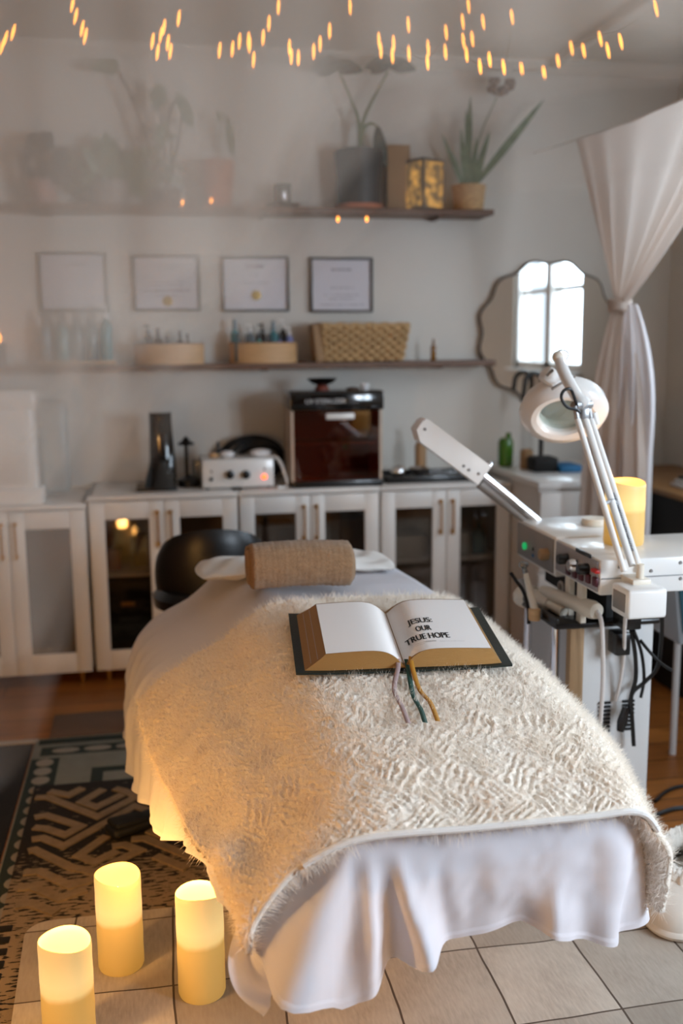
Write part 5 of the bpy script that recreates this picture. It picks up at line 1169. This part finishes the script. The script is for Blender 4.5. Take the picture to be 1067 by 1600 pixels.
# wand lamp on its rod
wd = thing('lamp_wand', T(840, 815, 2.93), 'flat white lamp wand on a chrome rod reaching out behind the facial machine', 'lamp')
e0 = Vector(T(654, 668, 2.93)); e1 = Vector(T(748, 738, 2.93)); ax2 = (e1-e0).normalized(); up2 = Vector((0, 1, 0)).cross(ax2).normalized()
if up2.z < 0: up2 = -up2
pad = MB(); hgt2 = 0.027; L2 = (e1-e0).length
outl = []
for t, s in ((0.0, 0.55), (0.02, 0.9), (0.06, 1.0), (1.0, 1.0), (1.0, -1.0), (0.35, -1.0), (0.12, -1.0), (0.0, -0.35)): outl.append(e0-ax2*0.01+ax2*(L2+0.02)*t+up2*hgt2*s*1.25)
pad.prism([tuple(p_+Vector((0, -0.035, 0))) for p_ in outl], (0, 0.07, 0)); build('head', pad, M['whitegloss'], wd, smooth=False)
bt = MB()
for px, py in ((659, 669), (719, 726), (727, 732), (742, 738)): q = Vector(T(px, py, 2.93)); bt.lathe([(0.005, 0), (0.004, 0.003)], (q.x, 2.895, q.z), 10, rot=Matrix.Rotation(R(90), 3, 'X'))
build('button', bt, M['grey'], wd)
r0_ = Vector(T(752, 741, 2.93)); r1_ = Vector(T(843, 816, 2.93)); build('rod', MB().tube([r0_, r1_], 0.012, 16), M['chrome'], wd)
build('shade_channel', MB().tube([r0_+Vector((-0.005, 0, -0.03)), r1_+Vector((-0.025, 0, -0.012))], [0.014, 0.008], 12), M['grey'], wd)
build('joint', MB().ball(Vector(T(764, 727, 2.95)), 0.013, 14, 8), M['chrome'], wd)
build('end_cap', MB().ball(r1_, 0.014, 14, 8), M['chrome'], wd)

# magnifier lamp
mg = thing('magnifier_lamp', T(982, 905, 2.345), 'white magnifier ring lamp on sprung double arms clamped to the facial machine', 'lamp')
tf = build('transformer_box', MB().box(1.112, 1.215, 2.235, 2.33, 0.765, 0.838, 0.008, 3), M['whitegloss'], mg)
build('rating_label', MB().box(1.1105, 1.1125, 2.25, 2.315, 0.78, 0.825), M['grey'], tf)
build('bracket', MB().box(1.15, 1.20, 2.29, 2.36, 0.832, 0.85, 0.004).tube([(1.178, 2.31, 0.845), (1.178, 2.31, 0.885)], 0.010), M['cream'], mg)
bot = [T(975, 893, 2.31), T(988, 885, 2.33), T(1001, 893, 2.35)]; topp = [T(902, 655, 2.47), T(913, 650, 2.49), T(923, 655, 2.51)]
for i in range(3): build('arm_rod', MB().tube([bot[i], topp[i]], 0.0078 if i != 1 else 0.0088, 12), M['whitegloss'], mg)
def lerp(i, t): return Vector(bot[i])+(Vector(topp[i])-Vector(bot[i]))*t
t_ = (893-790)/(893-655); build('arm_clip', MB().tube([lerp(0, t_), lerp(1, t_), lerp(2, t_)], 0.005, 8).ball(lerp(1, t_), 0.009), M['steel'], mg)
spg = MB()
for i0, ta, tb2 in ((2, 0.12, 0.5),):
    P_ = [lerp(1, ta+(tb2-ta)*k/120)*0.4+lerp(2, ta+(tb2-ta)*k/120)*0.6+Vector((0.006*math.cos(k*1.3), 0.006*math.sin(k*1.3), 0)) for k in range(121)]; spg.tube(P_, 0.0018, 5)
build('spring', spg, M['steel'], mg)
elb = Vector(T(908, 634, 2.49)); build('elbow', MB().tube([Vector(T(897, 634, 2.47)), Vector(T(921, 632, 2.51))], 0.012, 14).tube([topp[0], Vector(T(898, 634, 2.47))], 0.007, 10).tube([topp[2], Vector(T(919, 634, 2.51))], 0.007, 10).obox(lerp(1, 1.02), (0.022, 0.03, 0.03), None, 0.004), M['steel'], mg)
build('clamp_screw', MB().tube([Vector(T(928, 645, 2.51)), Vector(T(933, 663, 2.51))], 0.007, 10), M['whitegloss'], mg)
nk = MB(); nk.tube(spline([elb+Vector((0.012, 0, 0.0)), Vector(T(903, 622, 2.5)), Vector(T(890, 600, 2.53)), Vector(T(878, 575, 2.57)), Vector(T(873, 560, 2.60))], 18), [0.020]*4+[0.016]*10+[0.013]*4, 16); build('neck', nk, M['whitegloss'], mg)
build('neck_knob', MB().ball(Vector(T(872, 558, 2.60)), 0.016, 16, 10), M['cream'], mg)
cw = MB(); cw.tube(spline([T(906, 645, 2.47), T(900, 640, 2.46), T(886, 636, 2.45), T(877, 622, 2.45), T(881, 610, 2.45), T(891, 608, 2.45), T(897, 620, 2.46), T(901, 632, 2.465)], 40), 0.004, 8); build('power_cord', cw, M['cable'], mg)
cw = MB(); cw.tube(spline([T(872, 560, 2.6), T(870, 551, 2.6), T(880, 547, 2.6), T(888, 553, 2.6), T(884, 564, 2.6)], 24), 0.0025, 8); build('wire_loop', cw, M['grey'], mg)
hc = Vector(T(880, 646, 2.66)); hn = Vector((-0.30, -0.74, -0.60)).normalized(); hu = Vector((0.80, -0.1, 0.45)); hu = (hu-hn*hu.dot(hn)).normalized(); hv = hn.cross(hu)
HM_ = Matrix((hu, hv, hn)).transposed()
ro, ri = 0.122, 0.066
ring = [(ri, 0.012), (ri+0.006, 0.02), (ro-0.035, 0.024), (ro-0.010, 0.012), (ro, -0.008), (ro-0.006, -0.035), (ro-0.03, -0.05), (ri+0.012, -0.048), (ri, -0.03)]
build('lamp_ring', MB().lathe(ring+[ring[0]], tuple(hc), 56, 1.0, 0.88, rot=HM_, cap=False), M['whitegloss'], mg)
build('lens', MB().lathe([(0.001, 0.004), (ri*0.7, 0.002), (ri+0.002, -0.004), (ri+0.002, -0.012), (ri*0.6, -0.018), (0.001, -0.02)], tuple(hc), 40, 1.0, 0.88, rot=HM_, cap=False), M['lens'], mg)
back = MB()
for k in (0.85,): back.obox(hc-hu*0.02+hv*0.085-hn*0.01, (0.10, 0.07, 0.05), HM_, 0.014)
hs = build('lamp_housing', MB().obox(Vector(T(870, 597, 2.63)), (0.10, 0.05, 0.045), Matrix.Rotation(R(35), 3, 'Y'), 0.014), M['whitegloss'], mg)
sl = MB()
for px, py, px2, py2 in ((854, 587, 864, 578), (862, 608, 878, 598), (885, 593, 898, 588)): sl.tube([T(px, py, 2.585), T(px2, py2, 2.585)], 0.004, 6)
build('vent_slot', sl, M['grey'], hs)

# plugs and leads at the machine's front
pg_ = thing('power_adapter', T(990, 975, 2.4), 'black power adapter plugged in under the white transformer box', 'adapter')
build('body', MB().box(kx(975, 970, 2.40), kx(1003, 970, 2.40), 2.40, 2.47, kz(990, 985, 2.40), kz(990, 958, 2.40), 0.005), M['black'], pg_)
build('plug', MB().box(kx(963, 1005, 2.44), kx(986, 1005, 2.44), 2.44, 2.495, kz(975, 1025, 2.44), kz(975, 990, 2.44), 0.005), M['black'], pg_)
def lead(name, pts, r, m_, label): solo(name, MB().tube(spline([T(*p_) for p_ in pts], 50), r, 8), m_, label, 'cable', 'leads hanging at the front of the facial machine')
lead('lead', [(1020, 925, 2.31), (1032, 940, 2.36), (1034, 985, 2.40), (1028, 1040, 2.44), (1008, 1065, 2.46), (990, 1080, 2.46), (984, 1098, 2.46), (985, 1112, 2.46)], 0.0055, M['cable'], 'black lead looping from the transformer box down to the low plug')
lead('lead', [(986, 985, 2.45), (992, 1020, 2.46), (993, 1060, 2.46), (986, 1090, 2.46), (988, 1130, 2.47), (990, 1165, 2.47)], 0.006, M['cable'], 'thick black lead running straight down from the adapter')
lead('lead', [(990, 985, 2.44), (1002, 1020, 2.46), (1006, 1060, 2.47), (1001, 1090, 2.47)], 0.0045, M['cable'], 'thin black lead curving right of the thick one')
lead('lead', [(1000, 1000, 2.46), (1012, 1015, 2.44), (1030, 1034, 2.42), (1050, 1048, 2.40)], 0.0045, M['cable'], 'black lead slanting away towards the plastic box')
lead('lead', [(978, 955, 2.33), (976, 980, 2.40), (974, 1030, 2.46), (968, 1070, 2.48), (962, 1095, 2.49)], 0.005, M['wcable'], 'pale lead hanging from the transformer box in front of the vent slots')
solo('inline_plug', MB().tube([T(978, 1105, 2.46), T(972, 1128, 2.46), T(969, 1142, 2.46)], [0.010, 0.014, 0.010], 10), M['black'], 'black moulded plug hanging below the vent slots', 'plug')

# plastic box at the right
bx_ = thing('clear_plastic_box', T(1050, 1110, 3.0), 'clear plastic box with white wrapping on a low stand behind the machine', 'box')
x0_ = kx(1030, 1060, 3.05)
build('box', MB().obox((x0_+0.17, 3.10, 0.555), (0.30, 0.22, 0.20), Matrix.Rotation(R(-8), 3, 'Y'), 0.01), M['bagplast'], bx_)
build('label_panel', MB().obox((x0_+0.065, 2.985, 0.56), (0.07, 0.006, 0.15), Matrix.Rotation(R(-8), 3, 'Y')), M['tealdark'], bx_)
build('stand', MB().tube([(x0_+0.10, 3.12, 0.0), (x0_+0.10, 3.12, 0.46)], 0.012).tube([(x0_+0.25, 3.12, 0.0), (x0_+0.25, 3.12, 0.48)], 0.012), M['lgrey'], bx_)
fc = MB(); fc.tube(spline([(1.50, 2.78, 0.006), (1.62, 2.86, 0.006), (1.85, 2.86, 0.006), (2.1, 2.9, 0.006)], 30), 0.006, 8)
solo('floor_cable', fc, M['cable'], 'black cable on the wood floor right of the grey column', 'cable')
fc = MB(); fc.tube(spline([(1.40, 2.66, 0.007), (1.55, 2.72, 0.007), (1.7, 2.66, 0.007), (1.95, 2.70, 0.007)], 30), 0.007, 8)
solo('floor_cable', fc, M['cable'], 'thicker black cable on the wood floor nearest the slipper', 'cable')

# foot pedal on the woven rug
q0 = onz(180, 1300, 0.03); q1 = onz(258, 1272, 0.03)
fp = thing('foot_pedal', ((q0[0]+q1[0])/2, (q0[1]+q1[1])/2, 0.0165), 'flat black foot pedal lying on the woven rug beside the bed', 'pedal')
ang = math.atan2(q1[1]-q0[1], q1[0]-q0[0]); rz = Matrix.Rotation(ang, 3, 'Z'); cpt = Vector(((q0[0]+q1[0])/2, (q0[1]+q1[1])/2, 0.034))
build('base', MB().obox(cpt, (0.21, 0.075, 0.032), rz, 0.014, 3), M['rubber'], fp); build('treadle', MB().obox(cpt+rz @ Vector((-0.04, 0, 0.018)), (0.11, 0.066, 0.018), rz @ Matrix.Rotation(R(5), 3, 'Y'), 0.008, 3), M['matteblack'], fp)

# slipper
sl_ = thing('slipper', (1.262, 2.175, 0.0236), 'off white padded slipper with a fluffy lining by the foot of the bed', 'slipper')
dirv = Vector((-0.62, -0.78, 0)); sd = Vector((0.78, -0.62, 0)); sc0 = Vector((1.262, 2.175, 0.0236)); hl, hw2 = 0.165, 0.098
def sole(a, s_=1.0): return sc0+dirv*(hl*math.cos(a)*s_)+sd*(hw2*math.sin(a)*(1+0.10*math.cos(a))*s_)
G_ = []
for k, (s_, z) in enumerate(((0.9, 0), (0.98, 0.004), (1.02, 0.014), (1.0, 0.024), (0.985, 0.026))): G_.append([tuple(sole(a, s_)+Vector((0, 0, z))) for a in np.linspace(0, 2*math.pi, 48, endpoint=False)])
so_ = MB().grid(np.array(G_), wrap=True); so_.f.append(tuple(range(48))); build('sole', so_, M['slip'], sl_)
G_ = []
for s_, z, shift in ((0.985, 0.024, 0), (0.99, 0.05, 0.0), (0.93, 0.085, -0.004), (0.80, 0.115, -0.012), (0.64, 0.138, -0.03), (0.56, 0.148, -0.04)):
    G_.append([tuple(sole(a, s_)+dirv*shift+Vector((0, 0, z-0.03*max(0, math.cos(a))*(z/0.15)))) for a in np.linspace(0, 2*math.pi, 48, endpoint=False)])
build('upper', MB().grid(np.array(G_), wrap=True), M['slip'], sl_, angle=70)
nA, nB = 150, 26; aa = np.linspace(0, 2*math.pi, nA, endpoint=False); G_ = np.zeros((nB, nA, 3))
for k in range(nB):
    t = 2*math.pi*k/nB
    for q, a in enumerate(aa):
        r_ = 0.026*(1+0.35*(noise.noise(Vector((math.cos(a)*7, math.sin(a)*7, math.cos(t)*2.2+3)))+0.6*noise.noise(Vector((math.cos(a)*19, math.sin(a)*19, t*2.5)))))
        p_ = sole(a, 0.56+r_*math.cos(t)*5.5)+dirv*-0.035; G_[k, q] = (p_.x, p_.y, 0.158+r_*math.sin(t)*1.15-0.03*max(0, math.cos(a))+0.0236*0)
fz = MB().grid(np.concatenate([G_, G_[:1]], 0), wrap=True)
build('fluffy_lining', fz, M['fur'], sl_, angle=180)
build('insole', MB().prism([tuple(sole(a, 0.6)+dirv*-0.035+Vector((0, 0, 0.07))) for a in np.linspace(0, 2*math.pi, 30, endpoint=False)], (0, 0, 0.01)), M['fur'], sl_)

# ------------------------------------------------------------------ tied curtain on the right
RZ_ = 2.25; CXr = 1.79
cu_ = thing('tied_curtain', (CXr, 3.7, 0.02), 'pale linen curtain hung from a cord and tied into a knot near the mirror', 'curtain')
nr, ncol = 90, 150; G_ = np.zeros((nr, ncol, 3)); yA, yB = 4.22, 2.75; ty, tz = 3.74, 1.555
for i in range(nr):
    t = i/(nr-1)
    for j in range(ncol):
        u = j/(ncol-1)
        if t < 0.42:
            k = t/0.42; z = RZ_+(tz-RZ_)*k; spread = (1-k)**(0.92)+0.022; y = ty+(yA+(yB-yA)*u-ty)*spread*(1+0.0*k)
            fold_ = math.sin(u*38+2*math.sin(u*7))*(0.004+0.030*k*(1-k)*1.6+0.012*k); sag = -0.03*math.sin(math.pi*u)*(1-k)
            x = CXr+fold_*(1-0.3*k)-0.012*k; z += sag
            if k > 0.9: x += 0
        else:
            k = (t-0.42)/0.58; z = tz+(0.06-tz)*k; w_ = 0.030+0.125*(1-math.exp(-k*4.5))
            y = ty+0.03*k-(u-0.5)*2*w_*0.8; x = CXr-0.012+math.sin(u*30+1.2*math.sin(u*5))*(0.006+0.032*min(1, k*3))+(u-0.5)*2*w_*0.55
        G_[i, j] = (x, y, z)
build('cloth', MB().grid(G_), M['curtain'], cu_, angle=180)
kn = MB()
for k in range(3): kn.tube([(CXr-0.012+0.034*math.cos(a), ty+0.034*math.sin(a), tz+0.012*(k-1)+0.005*math.sin(a*2+k)) for a in np.linspace(0, 2*math.pi, 24)], 0.012, 10)
build('knot', kn, M['curtain'], cu_)
tl = np.zeros((50, 40, 3))
for i in range(50):
    t = i/49
    for j in range(40):
        u = j/39-0.5; w_ = 0.035+0.085*(1-math.exp(-t*7)); tl[i, j] = (CXr+0.012+u*w_*1.1+0.035*math.sin(min(1.0, t*3)*1.57), ty-0.05-0.02*math.sin(math.pi*min(1, t*2.5))-u*w_*0.7+0.016*math.sin(u*13+1)*min(1, 0.2+t*3), tz+0.005-t*1.42)
build('hanging_tail', MB().grid(tl), M['curtainw'], cu_, angle=180)
bd = MB(); bd.tube([(CXr, WY-0.001, RZ_+0.03), (CXr, 4.22, RZ_)]+[(CXr, y, RZ_+0.002-0.03*math.sin(math.pi*(4.22-y)/1.47)) for y in np.linspace(4.1, 2.75, 14)], 0.0025, 8)
build('cord', bd, M['white'], cu_)
build('drop_cord', MB().tube([(CXr, 2.75, RZ_), (CXr, 2.75, CZ)], 0.003, 6), M['grey'], cu_)

# ceiling rail that carries lights along the right
struct('trim_4', MB().box(1.84, 1.885, 1.0, WY-0.05, CZ-0.035, CZ, 0.004), M['trim'])

# ------------------------------------------------------------------ warm fill lamp, added out of view on the left
fl0 = thing('added_fill_lamp', (-0.85, 1.5, 0), 'added unseen lamp with an open linen shade giving warm fill from the left', 'lamp')
build('base', MB().lathe([(0.13, 0), (0.13, 0.02), (0.02, 0.03)], (-0.85, 1.5, 0), 30), M['black'], fl0)
build('pole', MB().tube([(-0.85, 1.5, 0.02), (-0.85, 1.5, 0.85)], 0.011), M['black'], fl0)
build('lamp_shade', MB().lathe([(0.20, 0.82), (0.15, 1.12)], (-0.85, 1.5, 0), 40, cap=False), cloth('lamp_linen', 'e8cfa0', 0.75, 0.1, 300), fl0)
build('lamp_bulb', MB().ball((-0.85, 1.5, 0.92), 0.035, 16, 10), M['bulb'], fl0)
l = bpy.data.lights.new('fill_light', 'POINT'); l.energy = 30; l.color = (1.0, 0.54, 0.17); l.shadow_soft_size = 0.06
lo = bpy.data.objects.new('fill_light', l); COL.objects.link(lo); lo.parent = fl0; lo.location = (0, 0, 0.80)

# ------------------------------------------------------------------ fairy lights
def string(pts, wire_px, label, depth, group='strings of fairy lights', zoff=0.0):
    c = [Vector(ony(p_[0], p_[1], p_[2] if len(p_) > 2 else depth)) for p_ in pts]
    t = thing('fairy_light_string', tuple(c[0]), label, 'fairy lights', group)
    wp = [Vector(ony(p_[0], p_[1], p_[2] if len(p_) > 2 else depth)) for p_ in wire_px]
    build('wire', MB().tube(spline(wp, max(20, 6*len(wp))), 0.0012, 5), M['wire'], t)
    for p_, q in zip(pts, c):
        lean = (530-p_[0])/900.0
        d = Vector((-lean*0.55, 0, -1)).normalized(); ln2 = 0.046 if p_[1] < 300 else 0.022; r = 0.0048
        bl_ = MB().tube([q-d*ln2*0.62, q-d*ln2*0.5, q-d*ln2*0.2, q+d*ln2*0.2, q+d*ln2*0.5], [r*0.25, r*0.6, r, r*0.85, r*0.2], 8)
        build('bulb', bl_, M['bulb'], t)
    return t
D = 3.5
string([(8, 62), (20, 52), (3, 74), (113, 8), (118, 27), (128, 46), (133, 58), (238, 66), (246, 83), (256, 44), (262, 68), (266, 82), (279, 30), (251, 56)],
       [(-20, 40), (8, 55), (60, 20), (113, 0), (133, 50), (190, 40), (238, 60), (262, 60), (279, 25), (300, -10)], 'fairy light string swagged below the ceiling at the left', D)
string([(343, 80), (363, 78), (374, 66), (388, 64), (390, 72), (396, 95), (411, 60), (420, 38), (435, 12), (455, 90), (466, 92), (490, 82), (500, 70), (515, 50), (547, 12), (452, 75)],
       [(320, 60), (343, 75), (390, 65), (420, 35), (440, -10), (450, 60), (466, 88), (500, 68), (520, 40), (550, 0)], 'fairy light string swagged below the ceiling above the charcoal pot', D)
string([(592, 64), (595, 80), (615, 69), (613, 88), (639, 85), (638, 40), (668, 98), (669, 76), (696, 82), (697, 52), (723, 35), (724, 65), (732, 10), (738, 62), (729, 86), (755, 36), (750, 105), (765, 94), (787, 106), (800, 28)],
       [(570, 40), (592, 62), (615, 66), (640, 82), (668, 90), (697, 50), (732, 0), (738, 60), (729, 86), (750, 100), (787, 104), (800, 20)], 'fairy light string looped below the ceiling above the lantern', D)
string([(815, 108, 4.3), (850, 114, 4.2), (872, 96, 3.95), (893, 76, 3.7), (912, 80, 3.6), (938, 62, 3.4), (950, 80, 3.35), (970, 66, 3.25), (1025, 14, 2.95)],
       [(800, 110, 4.35), (850, 106, 4.2), (893, 76, 3.7), (938, 55, 3.4), (970, 45, 3.25), (1025, 8, 2.95), (1060, -20, 2.8)], 'fairy light string running along the slanting ceiling rail at the right', D)
string([(285, 317, 4.5), (330, 314, 4.5)], [(230, 322, 4.51), (285, 312, 4.5), (330, 309, 4.5), (380, 324, 4.51)], 'short fairy light string lying along the upper shelf edge below the terracotta pot', 4.5)
string([(528, 343, 4.5), (573, 343, 4.5)], [(500, 330, 4.51), (528, 338, 4.5), (573, 338, 4.5), (600, 331, 4.51)], 'short fairy light string hanging under the shelf edge below the charcoal pot', 4.5)

# ------------------------------------------------------------------ sheer layers near the camera, added to make the haze
dp = thing('haze_drape', (0.0, 0.62, CZ), 'added sheer voile layers standing in for the haze across the upper left of the view', 'drape')
LAY = [(0.78, 0.90, [(1180, 240), (900, 290), (700, 320), (540, 390), (420, 500), (280, 660), (150, 860), (40, 1180), (-120, 1300)]),
       (0.70, 0.82, [(1180, 110), (900, 150), (700, 180), (560, 260), (450, 420), (310, 540), (190, 700), (60, 1000), (-120, 1100)]),
       (0.64, 0.74, [(1180, 60), (900, 90), (700, 110), (530, 170), (455, 330), (370, 450), (230, 540), (150, 650), (40, 800), (-120, 880)]),
       (0.58, 0.68, [(1180, 30), (850, 60), (650, 80), (520, 120), (445, 240), (390, 380), (190, 480), (100, 640), (0, 720), (-120, 760)])]
for yy, clear, bottom in LAY:
    P_ = np.array([ony(a, b_, yy) for a, b_ in bottom]); o_ = np.argsort(P_[:, 0]); xs = np.linspace(P_[:, 0].min(), P_[:, 0].max(), 160)
    sp_ = spline(P_[o_], 200); zb2 = np.interp(xs, sp_[:, 0], sp_[:, 2]); rows_ = []
    for k in np.linspace(0, 1, 40):
        z = zb2+(CZ-0.005-zb2)*k; rows_.append(np.stack([xs, yy+0.012*np.sin(xs*46+yy*30+1.5*np.sin(xs*9))*(0.5+0.5*(1-k)), z], 1))
    build('haze_layer', MB().grid(np.array(rows_)), cloth('haze_voile', 'e6dccf', 0.5, 0, clear=clear), dp, angle=180)
build('rod', MB().tube([(-0.8, 0.68, CZ-0.012), (1.0, 0.68, CZ-0.012)], 0.008, 8), M['white'], dp)
